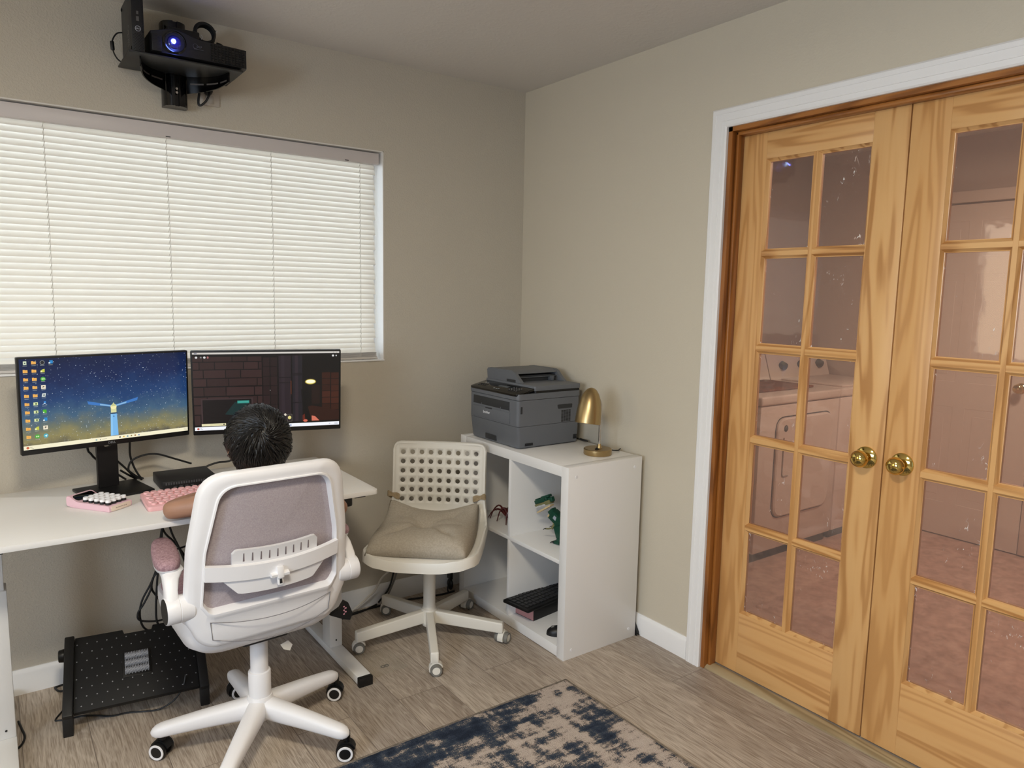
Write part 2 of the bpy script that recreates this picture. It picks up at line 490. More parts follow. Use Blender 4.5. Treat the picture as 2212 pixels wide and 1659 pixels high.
def make_glass(name, tint, seed, haze=.16):
    """door pane still wearing its crinkled protective film"""
    m, nt, b, o = nodes(name)
    tr = nd(nt, 'ShaderNodeBsdfTransparent', {'Color': (*tint, 1)})
    gl = nd(nt, 'ShaderNodeBsdfGlossy', {'Color': (1, 1, 1, 1), 'Roughness': .03})
    lw = nd(nt, 'ShaderNodeFresnel', {'IOR': 1.5})
    wv = nd(nt, 'ShaderNodeTexNoise', {'Vector': coords(nt, loc=(seed, 0, 0)), 'Scale': 9.0, 'Detail': 3.0})
    bp = nd(nt, 'ShaderNodeBump', {'Height': wv.outputs['Fac'], 'Strength': .05, 'Distance': .01})
    nt.links.new(bp.outputs['Normal'], gl.inputs['Normal'])
    s1 = nd(nt, 'ShaderNodeMixShader', {0: lw.outputs[0], 1: tr.outputs[0], 2: gl.outputs[0]})
    df = nd(nt, 'ShaderNodeBsdfDiffuse', {'Color': (*lin('a89a92'), 1)})
    s2 = nd(nt, 'ShaderNodeMixShader', {0: haze, 1: s1.outputs[0], 2: df.outputs[0]})
    # crinkles: glints painted as white flecks, thick along the edges of the pane
    tc = nt.nodes.new('ShaderNodeTexCoord')
    sep = nd(nt, 'ShaderNodeSeparateXYZ', {'Vector': tc.outputs['Generated']})
    def edge(s):
        q = nd(nt, 'ShaderNodeMath', {0: s, 1: .5}, operation='SUBTRACT')
        q = nd(nt, 'ShaderNodeMath', {0: q.outputs[0]}, operation='ABSOLUTE')
        return nd(nt, 'ShaderNodeMath', {0: q.outputs[0], 1: 2.0}, operation='MULTIPLY').outputs[0]
    ey, ez = edge(sep.outputs['Y']), edge(sep.outputs['Z'])
    mxx = nd(nt, 'ShaderNodeMath', {0: ey, 1: ez}, operation='MAXIMUM')
    corner = nd(nt, 'ShaderNodeMath', {0: ey, 1: ez}, operation='MULTIPLY')
    e1 = nd(nt, 'ShaderNodeMath', {0: mxx.outputs[0], 1: 8.0}, operation='POWER')
    e2 = nd(nt, 'ShaderNodeMath', {0: corner.outputs[0], 1: 5.0}, operation='POWER')
    es = nd(nt, 'ShaderNodeMath', {0: e1.outputs[0], 1: .07, 2: e2.outputs[0]}, operation='MULTIPLY_ADD')
    es2 = nd(nt, 'ShaderNodeMath', {0: es.outputs[0], 1: .16}, operation='MULTIPLY')
    fl = nd(nt, 'ShaderNodeTexNoise', {'Vector': coords(nt, scale=(1, 1, .45), rot=(.6, 0, 0), loc=(seed * 3, 0, seed)), 'Scale': 85.0, 'Detail': 4.0, 'Roughness': .6, 'Distortion': 1.2})
    patch = nd(nt, 'ShaderNodeTexNoise', {'Vector': coords(nt, loc=(seed * 5, 2, 0)), 'Scale': 9.0, 'Detail': 2.0})
    pp = nd(nt, 'ShaderNodeMath', {0: patch.outputs['Fac'], 1: .38}, operation='MULTIPLY')
    f1 = nd(nt, 'ShaderNodeMath', {0: fl.outputs['Fac'], 1: es2.outputs[0]}, operation='ADD')
    f1 = nd(nt, 'ShaderNodeMath', {0: f1.outputs[0], 1: pp.outputs[0]}, operation='ADD')
    fm = nd(nt, 'ShaderNodeMapRange', {'Value': f1.outputs[0], 'From Min': .90, 'From Max': .96})
    fm2 = nd(nt, 'ShaderNodeMath', {0: fm.outputs[0], 1: .75}, operation='MULTIPLY')
    wh = nd(nt, 'ShaderNodeBsdfDiffuse', {'Color': (.95, .93, .9, 1)})
    s3 = nd(nt, 'ShaderNodeMixShader', {0: fm2.outputs[0], 1: s2.outputs[0], 2: wh.outputs[0]})
    nt.links.new(s3.outputs[0], o.inputs['Surface'])
    return m
TINT = (.93, .80, .75)
M_PANES = [make_glass('film_covered_glass_%s' % c, TINT, i * 1.7 + .3) for i, c in enumerate('abcde')]

def make_clear():
    m, nt, b, o = nodes('clear_window_glass')
    tr = nd(nt, 'ShaderNodeBsdfTransparent', {'Color': (.96, .98, .97, 1)})
    gl = nd(nt, 'ShaderNodeBsdfGlossy', {'Color': (1, 1, 1, 1), 'Roughness': .02})
    lw = nd(nt, 'ShaderNodeFresnel', {'IOR': 1.45})
    s = nd(nt, 'ShaderNodeMixShader', {0: lw.outputs[0], 1: tr.outputs[0], 2: gl.outputs[0]})
    nt.links.new(s.outputs[0], o.inputs['Surface'])
    return m
M_CLEAR = make_clear()

def make_dots():
    m, nt, b, o = nodes('black_dotted_rubber')
    v = coords(nt, scale=(34, 34, 34))
    s = nd(nt, 'ShaderNodeSeparateXYZ', {'Vector': v})
    row = nd(nt, 'ShaderNodeMath', {0: s.outputs['Y']}, operation='FLOOR')
    off = nd(nt, 'ShaderNodeMath', {0: row.outputs[0], 1: .5, 2: s.outputs['X']}, operation='MULTIPLY_ADD')
    fx = nd(nt, 'ShaderNodeMath', {0: off.outputs[0]}, operation='FRACT'); fy = nd(nt, 'ShaderNodeMath', {0: s.outputs['Y']}, operation='FRACT')
    dx = nd(nt, 'ShaderNodeMath', {0: fx.outputs[0], 1: .5}, operation='SUBTRACT'); dy = nd(nt, 'ShaderNodeMath', {0: fy.outputs[0], 1: .5}, operation='SUBTRACT')
    x2 = nd(nt, 'ShaderNodeMath', {0: dx.outputs[0], 1: dx.outputs[0]}, operation='MULTIPLY')
    d2 = nd(nt, 'ShaderNodeMath', {0: dy.outputs[0], 1: dy.outputs[0], 2: x2.outputs[0]}, operation='MULTIPLY_ADD')
    lt = nd(nt, 'ShaderNodeMath', {0: d2.outputs[0], 1: .0045}, operation='LESS_THAN')
    r = ramp(nt, lt.outputs[0], [(0, '070708'), (1, '8a8a8c')])
    nt.links.new(r.outputs['Color'], b.inputs['Base Color']); b.inputs['Roughness'].default_value = .6
    return m
M_DOTS = make_dots()

def make_wallpaper():
    """night sky picture shown by the left monitor"""
    m, nt, b, o = nodes('screen_night_sky')
    v = coords(nt)
    s = nd(nt, 'ShaderNodeSeparateXYZ', {'Vector': v})
    h = nd(nt, 'ShaderNodeMapRange', {'Value': s.outputs['Z'], 'From Min': .18, 'From Max': .46})
    n = nd(nt, 'ShaderNodeTexNoise', {'Vector': v, 'Scale': 9.0, 'Detail': 6.0, 'Roughness': .65})
    nn = nd(nt, 'ShaderNodeMath', {0: n.outputs['Fac'], 1: .5}, operation='SUBTRACT')
    hh = nd(nt, 'ShaderNodeMath', {0: nn.outputs[0], 1: .55, 2: h.outputs[0]}, operation='MULTIPLY_ADD')
    sky = ramp(nt, hh.outputs[0], [(0, '5d5a4e'), (.10, '8f8658'), (.22, '6d7363'), (.36, '41607a'), (.55, '1d3f6e'), (.8, '0a2350'), (1, '061a40')])
    st = nd(nt, 'ShaderNodeTexVoronoi', {'Vector': v, 'Scale': 150.0})
    sn = nd(nt, 'ShaderNodeTexNoise', {'Vector': v, 'Scale': 160.0})
    lt = nd(nt, 'ShaderNodeMapRange', {'Value': st.outputs['Distance'], 'From Min': .22, 'From Max': .06})
    sel = nd(nt, 'ShaderNodeMapRange', {'Value': sn.outputs['Fac'], 'From Min': .46, 'From Max': .66})
    ml = nd(nt, 'ShaderNodeMath', {0: lt.outputs[0], 1: sel.outputs[0]}, operation='MULTIPLY')
    mx = nt.nodes.new('ShaderNodeMixRGB'); mx.inputs['Color2'].default_value = (.8, .9, 1, 1)
    nt.links.new(ml.outputs[0], mx.inputs['Fac']); nt.links.new(sky.outputs['Color'], mx.inputs['Color1'])
    b.inputs['Base Color'].default_value = (.01, .01, .01, 1); b.inputs['Roughness'].default_value = .35
    nt.links.new(mx.outputs['Color'], b.inputs['Emission Color']); b.inputs['Emission Strength'].default_value = 1.0
    return m
M_SKYPIC = make_wallpaper()
# ------------------------------------------------------------------ the setting
H = 2.361
XL, YF = -4.05, -4.6          # left wall, wall behind the camera
def struct(name, mb, mats, label, cat, angle=38):
    return tag(link_mesh(name, mb, mats, None, angle), label, cat, None, 'structure')

struct('floor', MB().box(XL - .1, .13, YF - .1, .12, -.06, 0), M_FLOOR, 'grey oak plank floor under the desk and the chairs', 'floor')
struct('ceiling', MB().box(XL - .1, 2.6, YF - .1, .12, H, H + .08), M_CEIL, 'plain white painted ceiling above the whole room', 'ceiling')
WX0, WX1, WZ0, WZ1 = -2.45, -.745, 1.105, 1.996
b = MB()
b.box(XL - .1, WX0, 0, .12, 0, H).box(WX1, .13, 0, .12, 0, H).box(WX0, WX1, 0, .12, 0, WZ0).box(WX0, WX1, 0, .12, WZ1, H)
struct('wall_back', b, M_WALL, 'textured greige wall with the window and blinds', 'wall')
DY0, DY1, DZ = -1.204, -2.41, 2.0
b = MB()
b.box(0, .12, DY0, 0, 0, H).box(0, .12, YF - .1, DY1, 0, H).box(0, .12, DY1, DY0, DZ, H)
struct('wall_right', b, M_WALL_SMOOTH, 'smooth greige wall around the pine double doors', 'wall')
LY0, LY1, LZ0, LZ1 = -1.25, -.35, .95, 2.05
SY0, SY1, SZ0, SZ1 = -3.75, -2.05, .06, 2.08
b = MB()
b.box(XL - .1, XL, LY1, .12, 0, H).box(XL - .1, XL, SY1, LY0, 0, H).box(XL - .1, XL, YF - .1, SY0, 0, H).box(XL - .1, XL, LY0, LY1, 0, LZ0).box(XL - .1, XL, LY0, LY1, LZ1, H).box(XL - .1, XL, SY0, SY1, 0, SZ0).box(XL - .1, XL, SY0, SY1, SZ1, H)
struct('wall_left', b, M_WALL, 'greige wall with a window and a glass patio door, opposite the pine doors', 'wall')
RX0, RX1, RZ0, RZ1 = -3.75, -2.35, .12, 2.05  # opening added in the unseen wall to let fill light in
b = MB()
b.box(XL - .1, RX0, YF - .1, YF, 0, H).box(RX1, .13, YF - .1, YF, 0, H).box(RX0, RX1, YF - .1, YF, 0, RZ0).box(RX0, RX1, YF - .1, YF, RZ1, H)
struct('wall_front', b, M_WALL, 'greige wall behind the camera with an opening added for fill light', 'wall')

# baseboards with a chamfered top
def base_profile(t=.013, h=.088):
    return [(0, 0), (t, 0), (t, h - .017), (t * .72, h - .008), (t * .45, h - .003), (t * .35, h), (0, h)]
def baseboard(name, p0, p1, nrm, label):
    p0 = Vector(p0); p1 = Vector(p1); n = Vector(nrm)
    rings = [[p + n * q[0] + Vector((0, 0, q[1])) for q in base_profile()] for p in (p0, p1)]
    return struct(name, MB().loft(rings), M_TRIM, label, 'baseboard', 30)
baseboard('baseboard_back', (XL, 0, 0), (0, 0, 0), (0, -1, 0), 'white baseboard along the window wall behind the desk')
baseboard('baseboard_right', (0, -.014, 0), (0, -1.136, 0), (-1, 0, 0), 'white baseboard between the cube shelf and the pine doors')

# window: frame, glass
w = thing('window_1', 'wide white framed window behind the closed blinds', 'window', kind='structure')
b = MB()
for x0, x1, z0, z1 in ((WX0, WX1, WZ0, WZ0 + .035), (WX0, WX1, WZ1 - .035, WZ1), (WX0, WX0 + .035, WZ0 + .035, WZ1 - .035), (WX1 - .035, WX1, WZ0 + .035, WZ1 - .035)):
    b.box(x0, x1, .085, .115, z0, z1, .004)
obj('window_frame', b, M_TRIM, w)
obj('glass', MB().box(WX0 + .036, WX1 - .036, .097, .102, WZ0 + .036, WZ1 - .036), M_CLEAR, w, 0)
b = MB()                                               # plastered, white painted reveal lining
b.box(WX1 - .004, WX1, .0, .086, WZ0, WZ1).box(WX0, WX0 + .004, .0, .086, WZ0, WZ1).box(WX0, WX1, .0, .086, WZ1 - .004, WZ1)
obj('reveal', b, plain('reveal_paint', 'dedad4', .5), w)
obj('window_sill', MB().box(WX0, WX1, -.006, .086, WZ0, WZ0 + .006, .002), M_TRIM, w)

# blinds
bl = thing('window_blind', 'closed white horizontal slat blinds filling the window', 'blinds', ((-2.43 - .76) / 2, .035, WZ0))
bx0, bx1 = -.835, .835
obj('headrail', MB().box(bx0, bx1, -.022, .022, .835, .882, .003), plain('blind_headrail_grey', 'cfc8c6', .4), bl)
b = MB()
N = 38
zt, zb = .826, .048
for i in range(N):
    z = zt - (zt - zb) * i / (N - 1)
    ring = []
    dx = .004 * math.sin(i * 2.1)
    for x in (bx0 + .012 + dx * .3, bx1 - .014 + dx):
        top = []; bot = []
        for k in range(6):
            s = -1 + 2 * k / 5
            crown = .0016 * (1 - s * s)
            th = math.radians(67)
            yy = s * .0128 * math.cos(th) + crown * math.sin(th) * -1
            zz = s * .0128 * math.sin(th) + crown * math.cos(th)
            top.append((x, yy, z + zz)); bot.append((x, yy + .0006, z + zz))
        ring.append(top + bot[::-1])
    b.loft(ring)
obj('slats', b, M_SLAT, bl, 50)
b = MB()
for i in range(8): b.box(bx0 + .008, bx1 - .01, -.013, .013, .018 + i * .0026, .0194 + i * .0026)
obj('stacked_slats', b, plain('stacked_slat_paint', 'cfcbc6', .45), bl)
obj('bottom_rail', MB().box(bx0 + .004, bx1 - .004, -.014, .014, .007, .0175, .003), plain('bottom_rail_paint', 'c9c4be', .4), bl)
for x in (-.845, -1.216, -1.591, -1.964, -2.337):
    lx = x + 1.595
    b = MB().tube([(lx, -.0165, .836), (lx + .002, -.0165, .45), (lx, -.0165, .02)], .0007, 5)
    for i in range(N):
        z = zt - (zt - zb) * i / (N - 1)
        b.tube([(lx - .003, -.015, z - .009), (lx + .003, -.015, z + .011)], .0008, 4, 0)
    obj('ladder_cord', b, M_WHITE_CABLE, bl)
for x in (-.905, -1.585): obj('rail_print', MB().box(x + 1.595 - .008, x + 1.595 + .008, -.0226, -.0215, .8365, .8395), M_DARK, bl, label='tiny dark print on the headrail')

# second window in the left wall, with a garden wall outside it (seen in reflections)
w2 = thing('window_2', 'white framed window in the wall opposite the doors', 'window', kind='structure')
b = MB()
for y0, y1, z0, z1 in ((LY0, LY1, LZ0, LZ0 + .04), (LY0, LY1, LZ1 - .04, LZ1), (LY0, LY0 + .04, LZ0 + .04, LZ1 - .04), (LY1 - .04, LY1, LZ0 + .04, LZ1 - .04)):
    b.box(XL - .08, XL - .03, y0, y1, z0, z1, .004)
obj('window_frame', b, M_TRIM, w2)

w3 = thing('window_3', 'white framed glass patio door in the wall opposite the doors', 'patio door', kind='structure')
b = MB()
for y0, y1, z0, z1 in ((SY0, SY1, SZ0, SZ0 + .05), (SY0, SY1, SZ1 - .05, SZ1), (SY0, SY0 + .05, SZ0 + .05, SZ1 - .05), (SY1 - .05, SY1, SZ0 + .05, SZ1 - .05), ((SY0 + SY1) / 2 - .03, (SY0 + SY1) / 2 + .03, SZ0 + .05, SZ1 - .05)):
    b.box(XL - .08, XL - .03, y0, y1, z0, z1, .004)
obj('door_frame', b, M_TRIM, w3)

# ------------------------------------------------------------------ doorway and pine doors
b = MB()
def casing(b, y0, y1, z0, z1, vert):
    pass
prof = [(0, 0), (0, .010), (.006, .016), (.020, .018), (.021, .0165), (.046, .0185), (.047, .0165), (.062, .018), (.067, .014), (.067, 0)]
# mitred casing: sweep the profile (distance from the outer edge, height off the wall) round the opening
rings = []
oy0, oy1, oz = -1.136, -2.478, 2.066
for (py, pz, dy, dz) in ((oy0, 0, -1, 0), (oy0, oz, -1, -1), (oy1, oz, 1, -1), (oy1, 0, 1, 0)):
    rings.append([(-h, py + dy * d, pz + dz * d) for d, h in prof])
struct('trim_1', MB().loft(rings), M_TRIM, 'white door casing around the pine double doors', 'door trim', 20)
b = MB()
b.box(-.004, .11, DY0 - .016, DY0, 0, DZ).box(-.004, .11, DY1, DY1 + .016, 0, DZ)
b.box(.016, .05, DY0 - .029, DY0 - .016, 0, DZ - .016, .004).box(.016, .05, DY1 + .016, DY1 + .029, 0, DZ - .016, .004)
b.mi = 1
b.box(-.004, .11, DY1, DY0, DZ - .016, DZ).box(.016, .05, DY1 + .016, DY0 - .016, DZ - .03, DZ - .016, .004)
struct('trim_2', b, [M_JAMB, M_JAMB_H], 'dark stained pine jamb and stop around the double doors', 'door frame')
b = MB()
rings = [[(x, y, z) for x, z in ((-.001, 0), (.001, .005), (.012, .011), (.036, .013), (.046, .012), (.046, 0))] for y in (DY0 - .017, DY1 + .017)]
b.loft(rings)
b.mi = 1
b.box(.046, .13, DY1 + .017, DY0 - .017, 0, .0105)
struct('trim_3', b, [pine('oak_threshold', 'y', base='a08e6e', dark='7d6c4e', light='b3a383', seed=9), plain('grey_threshold_strip', '9c948c', .4)], 'olive brown oak threshold below the double doors', 'threshold')

def door(name, ya, yb, hinge_side, label, knob_y):
    """leaf between ya (far, larger y) and yb (near); its room face lies in x = .05"""
    d = thing(name, label, 'door', (.05, ya, .0155), kind='structure')
    W = ya - yb; Ht = 1.978 - .0155
    t = .035
    def B(y0, y1, z0, z1, bev=.0008): return MB().box(0, t, -y0, -y1, z0, z1, bev)
    st0, st1 = .104, W - .108
    if hinge_side == 'near': st0, st1 = .108, W - .104
    obj('stile', B(0, st0, 0, Ht), M_PINE_V, d); obj('stile', B(st1, W, 0, Ht), M_PINE_V2, d)
    zt, zb = 1.882 - .0155, .248 - .0155
    obj('top_rail', B(st0, st1, zt, Ht), M_PINE_H, d); obj('bottom_rail', B(st0, st1, 0, zb), M_PINE_H2, d)
    mid = (st0 + st1) / 2; mw = .016
    rows = [(1.875, 1.578), (1.545, 1.25), (1.214, .919), (.884, .592), (.558, .258)]
    cut = .0085
    def bar(vertical, a0, a1, c0, c1):
        """sticking bar with sloped edges; a along, c across"""
        q = .0012 if vertical else .0021
        sec = [(c0, .013), (c0 + .002, .0125), (c0 + cut, .004), (c0 + cut + .001, q), (c1 - cut - .001, q), (c1 - cut, .004), (c1 - .002, .0125), (c1, .013), (c1, .026), (c0, .026)]
        if vertical: rings = [[(x, -c, a) for c, x in sec] for a in (a0, a1)]
        else: rings = [[(x, -a, c) for c, x in sec] for a in (a0, a1)]
        return MB().loft(rings)
    obj('mullion', bar(True, zb, zt, mid - mw, mid + mw), M_PINE_V, d, 25)
    zs = [r[1] - .0155 for r in rows[:-1]]
    for i in range(4):
        z1 = rows[i][1] - .0155; z0 = rows[i + 1][0] - .0155
        obj('muntin', bar(False, st0, st1, z0 - .0005, z1 + .0005), M_PINE_H, d, 25)
    # sloped moulding round the whole glazed field
    def lip(y0, y1, z0, z1):
        b = MB()
        s = [(0, .0012), (.0015, .004), (.0075, .0125), (.009, .013), (.009, .026), (0, .026)]
        rings = []
        for (y, z, sy, sz) in ((y0, z0, 1, 1), (y1, z0, -1, 1), (y1, z1, -1, -1), (y0, z1, 1, -1)):
            rings.append([(x, -(y + sy * c), z + sz * c) for c, x in s])
        return b.loft(rings, False, True)
    obj('glazing_bead', lip(st0, st1, zb, zt), M_PINE_V2, d, 25)
    k = 0
    for (z1, z0) in rows:
        for (y0, y1) in ((st0 + .006, mid - mw + .004), (mid + mw - .004, st1 - .006)):
            obj('glass_pane', MB().box(.0165, .0195, -y0, -y1, z0 - .0155 - .004, z1 - .0155 + .004), M_PANES[(k * 3 + len(name)) % 5], d, 0)
            k += 1
    # round brass knob and rose
    ky = knob_y - ya; kz = .921 - .0155
    Mk = T(0, ky, kz) @ Matrix.Rotation(-PI / 2, 4, 'Y')
    kn = obj('door_knob', MB().lathe([(.0001, .062), (.008, .0615), (.016, .059), (.023, .053), (.0265, .045), (.0265, .038), (.023, .030), (.016, .024), (.0115, .02), (.011, .006), (.011, 0)][::-1], 36, Mk), M_BRASS, d, 60, label='polished brass knob')
    obj('rose', MB().lathe([(.0345, 0), (.034, .003), (.030, .006), (.014, .012), (.010, .012)], 36, Mk), M_BRASS, kn, 30)
    Mk2 = T(t, ky, kz) @ Matrix.Rotation(PI / 2, 4, 'Y')
    obj('door_knob', MB().lathe([(.033, 0), (.03, .006), (.012, .012), (.011, .02), (.023, .03), (.0265, .04), (.023, .053), (.0001, .062)], 28, Mk2), M_BRASS, d, 60)
    return d
door('door_1', -1.2215, -1.8035, 'far', 'left pine glass door with ten panes, next to the white casing', -1.753)
door('door_2', -1.8075, -2.3915, 'near', 'right pine glass door with ten panes, cut by the photo edge', -1.863)

# ------------------------------------------------------------------ laundry room seen through the glass
LX1, LYN = 2.49, -3.6
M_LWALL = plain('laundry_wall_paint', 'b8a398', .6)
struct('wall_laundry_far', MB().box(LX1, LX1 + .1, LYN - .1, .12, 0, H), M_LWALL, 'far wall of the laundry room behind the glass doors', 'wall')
struct('wall_laundry_side', MB().box(.12, LX1, .0, .1, 0, H), plain('laundry_paint_shaded', 'a08c82', .6), 'laundry room wall behind the dryer and washer', 'wall')  # wall paint made darker, the shade of this side put into the colour
struct('wall_laundry_near', MB().box(.12, LX1 + .1, LYN - .1, LYN, 0, H), M_LWALL, 'near wall of the laundry room', 'wall')
struct('floor_laundry', MB().box(.13, LX1 + .1, LYN - .1, .1, -.06, .004), M_CARPET, 'rose brown carpet floor behind the glass doors', 'floor')
struct('trim_4', MB().box(.13, .30, DY1, DY0, .004, .009, .002), plain('pale_threshold_tile', 'c9b8b4', .4), 'pale strip on the laundry floor just behind the doors', 'threshold')
d3 = thing('door_3', 'white six panel door on the far side of the laundry room', 'door', (LX1 - .002, -.66, .012), kind='structure')
M_D3 = plain('cream_door_paint', 'd2bfb2', .45)
b = MB()
Wd, Hd = .735, 1.955
def rect_ring(b, y0, y1, z0, z1, x, dx):
    """raised panel: sloped sides and a flat field"""
    o = [(x, -y0, z0), (x, -y1, z0), (x, -y1, z1), (x, -y0, z1)]
    i1 = [(x + dx, -y0 - .02, z0 + .02), (x + dx, -y1 + .02, z0 + .02), (x + dx, -y1 + .02, z1 - .02), (x + dx, -y0 - .02, z1 - .02)]
    i2 = [(x, -y0 - .045, z0 + .045), (x, -y1 + .045, z0 + .045), (x, -y1 + .045, z1 - .045), (x, -y0 - .045, z1 - .045)]
    b.loft([o, i1, i2], False)
    b.add(i2, [(0, 1, 2, 3)])
cols = [(.10, .335), (.40, .635)]; rws = [(.20, .78), (.93, 1.56), (1.66, 1.86)]
ys = [0, .10, .335, .40, .635, Wd]; zs = [0, .20, .78, .93, 1.56, 1.66, 1.86, Hd]
for i in range(5):
    for j in range(7):
        if i in (1, 3) and j in (1, 3, 5):
            rect_ring(b, ys[i], ys[i + 1], zs[j], zs[j + 1], -.035, .014)
        else:
            b.add([(-.035, -ys[i], zs[j]), (-.035, -ys[i + 1], zs[j]), (-.035, -ys[i + 1], zs[j + 1]), (-.035, -ys[i], zs[j + 1])], [(0, 1, 2, 3)])
b.box(-.034, 0, -Wd, 0, 0, Hd)
obj('door_leaf', b, M_D3, d3, 25)
obj('door_knob', MB().lathe([(.03, 0), (.026, .006), (.011, .012), (.011, .03), (.025, .04), (.026, .05), (.02, .06), (.0001, .064)], 24, T(-.035, -.675, .93) @ Matrix.Rotation(-PI / 2, 4, 'Y')), M_BRASS, d3, 60)
b = MB()
b.box(-.045, 0, -Wd - .075, -Wd - .006, 0, 2.03, .005).box(-.045, 0, .006, .075, 0, 2.03, .005).box(-.045, 0, -Wd - .075, .075, 1.965, 2.03, .005)
obj('door_casing', b, M_D3, d3)

def appliance(name, label, x0, x1, dryer):
    yf, yb, top = -.665, -.03, .905
    a = thing(name, label, 'dryer' if dryer else 'washing machine', (x0, yf, .004))
    W = x1 - x0; Dp = yb - yf
    M = M_APP
    obj('cabinet_body', MB().box(0, W, 0, Dp, .055, .846, .008), M, a)
    obj('toe_kick', MB().box(.02, W - .02, .03, Dp, 0, .055), M_DARK, a)
    obj('top_panel', MB().box(-.002, W + .002, -.006, Dp, .849, .899, .012, 3), M, a)
    b = MB()
    rings = [[(x, Dp - .17, .899), (x, Dp - .12, 1.055), (x, Dp - .085, 1.07), (x, Dp, 1.07), (x, Dp, .899)] for x in (.0, W)]
    b.loft(rings)
    con = obj('console', b, M, a, 25)
    for i, x in enumerate((.14, .34, .55)):
        obj('dial', MB().cyl((x, Dp - .142, .985), (x, Dp - .175, .976), .028, .023, 20), M_DARK, con)
    if dryer:
        dr = round_poly([(.14, .235), (W - .08, .235), (W - .08, .775), (.14, .775)], .07, 8)
        b = MB()
        rings = [[(p[0] + (.35 - p[0]) * s, y, p[1] + (.5 - p[1]) * s) for p in dr] for s, y in ((0, .002), (0, -.010), (.03, -.016), (.05, -.016))]
        b.loft(rings)
        dd = obj('dryer_door', b, M, a, 30)
        ins = round_poly([(.138, .233), (W - .078, .233), (W - .078, .777), (.138, .777)], .072, 8)
        ins2 = round_poly([(.132, .227), (W - .072, .227), (W - .072, .783), (.132, .783)], .076, 8)
        b = MB(); b.loft([[(p[0], -.0012, p[1]) for p in ins], [(p[0], -.0012, p[1]) for p in ins2]], False)
        obj('door_seam', b, M_DARK, dd, 0)
        b = MB().tube([(.19, -.018, .67), (.19, -.018, .49), (.20, -.018, .46), (.24, -.018, .458)], .004, 6)
        obj('door_grip', b, plain('appliance_shadow_line', '8d7a70', .5), dd)
        b = MB(); b.lathe([(.018, 0), (.018, .002)], 20, T(.205, -.0155, .72) @ FACE_Y); 
        obj('badge', b, M_DARK, dd)
    else:
        obj('lid', MB().box(.06, W - .06, .03, Dp - .2, .899, .909, .004), M, a)
    return a
M_APP = plain('white_enamel', 'd8c4b8', .3)
appliance('clothes_dryer', 'white front loading dryer with a square door behind the left glass door', 1.06, 1.80, True)
appliance('washing_machine', 'white washing machine right of the dryer, mostly hidden by the door stile', 1.81, 2.47, False)
mt = obj('folded_cloth', MB().box(1.13, 1.70, -.56, -.24, .9035, .918, .006), fabric('brown_woven_cloth', '5c3a34', '8a4f34', 60), None)
tag(mt, 'reddish brown cloth lying on top of the dryer', 'cloth')

# garden wall outside the left window
M_BLOCK, nt, bb, oo = nodes('sunny_block_wall')
br = nd(nt, 'ShaderNodeTexBrick', {'Vector': coords(nt, rot=(PI / 2, 0, PI / 2)), 'Scale': 1.0, 'Brick Width': .4, 'Row Height': .2, 'Mortar Size': .006,
        'Color1': (*lin('d8cc9e'), 1), 'Color2': (*lin('e2d8b4'), 1), 'Mortar': (*lin('b0a88c'), 1)})
nt.links.new(br.outputs['Color'], bb.inputs['Base Color'])
gw = obj('garden_wall', MB().box(-6.4, -6.2, -4.5, 2.5, -.3, 1.9), M_BLOCK)
tag(gw, 'sunlit yellow block wall outside the left window', 'garden wall')
# ------------------------------------------------------------------ desk
desk = thing('standing_desk', 'white rectangular standing desk under the window, against the wall', 'desk', (-1.65, -.335, 0))
def dx(x): return x + 1.65
def dy(y): return y + .335
b = MB().prism(round_poly([(dx(-2.225), dy(-.632)), (dx(-1.074), dy(-.632)), (dx(-1.074), dy(-.034)), (dx(-2.225), dy(-.034))], .018, 6), .7035, .72, .0012)
obj('desktop', b, M_WHITE_DESK, desk)
for s, x0 in (('r', -1.147), ('l', -2.198)):
    x1 = x0 + .05
    lg = obj('leg', MB().box(dx(x0), dx(x1), dy(-.350), dy(-.272), .034, .50, .003), M_WHITE_MET, desk)
    obj('inner_column', MB().box(dx(x0 + .006), dx(x1 - .006), dy(-.342), dy(-.28), .50, .69, .002), M_WHITE_MET, lg)
    obj('screw', MB().cyl((dx((x0 + x1) / 2), dy(-.3505), .062), (dx((x0 + x1) / 2), dy(-.352), .062), .0032, None, 12), M_DARK, lg)
    ft = obj('foot', MB().box(dx(x0 - .001), dx(x1 + .001), dy(-.606), dy(-.03), .006, .034, .0025), M_WHITE_MET, desk)
    obj('foot_cap', MB().box(dx(x0 - .002), dx(x1 + .002), dy(-.625), dy(-.606), 0, .0345, .003), M_BLACK, ft, label='black plastic end cap')
obj('cross_beam', MB().box(dx(-2.17), dx(-1.12), dy(-.335), dy(-.285), .665, .7035, .002).box(dx(-2.19), dx(-2.15), dy(-.58), dy(-.08), .685, .7035).box(dx(-1.14), dx(-1.10), dy(-.58), dy(-.08), .685, .7035), M_BLACK_MET, desk, label='black steel beam under the desktop')
obj('height_control', MB().prism(round_poly([(dx(-1.25), dy(-.625)), (dx(-1.165), dy(-.625)), (dx(-1.165), dy(-.56)), (dx(-1.25), dy(-.56))], .014, 5), .672, .7035, .005), M_BLACK, desk, label='black height control under the desk edge')

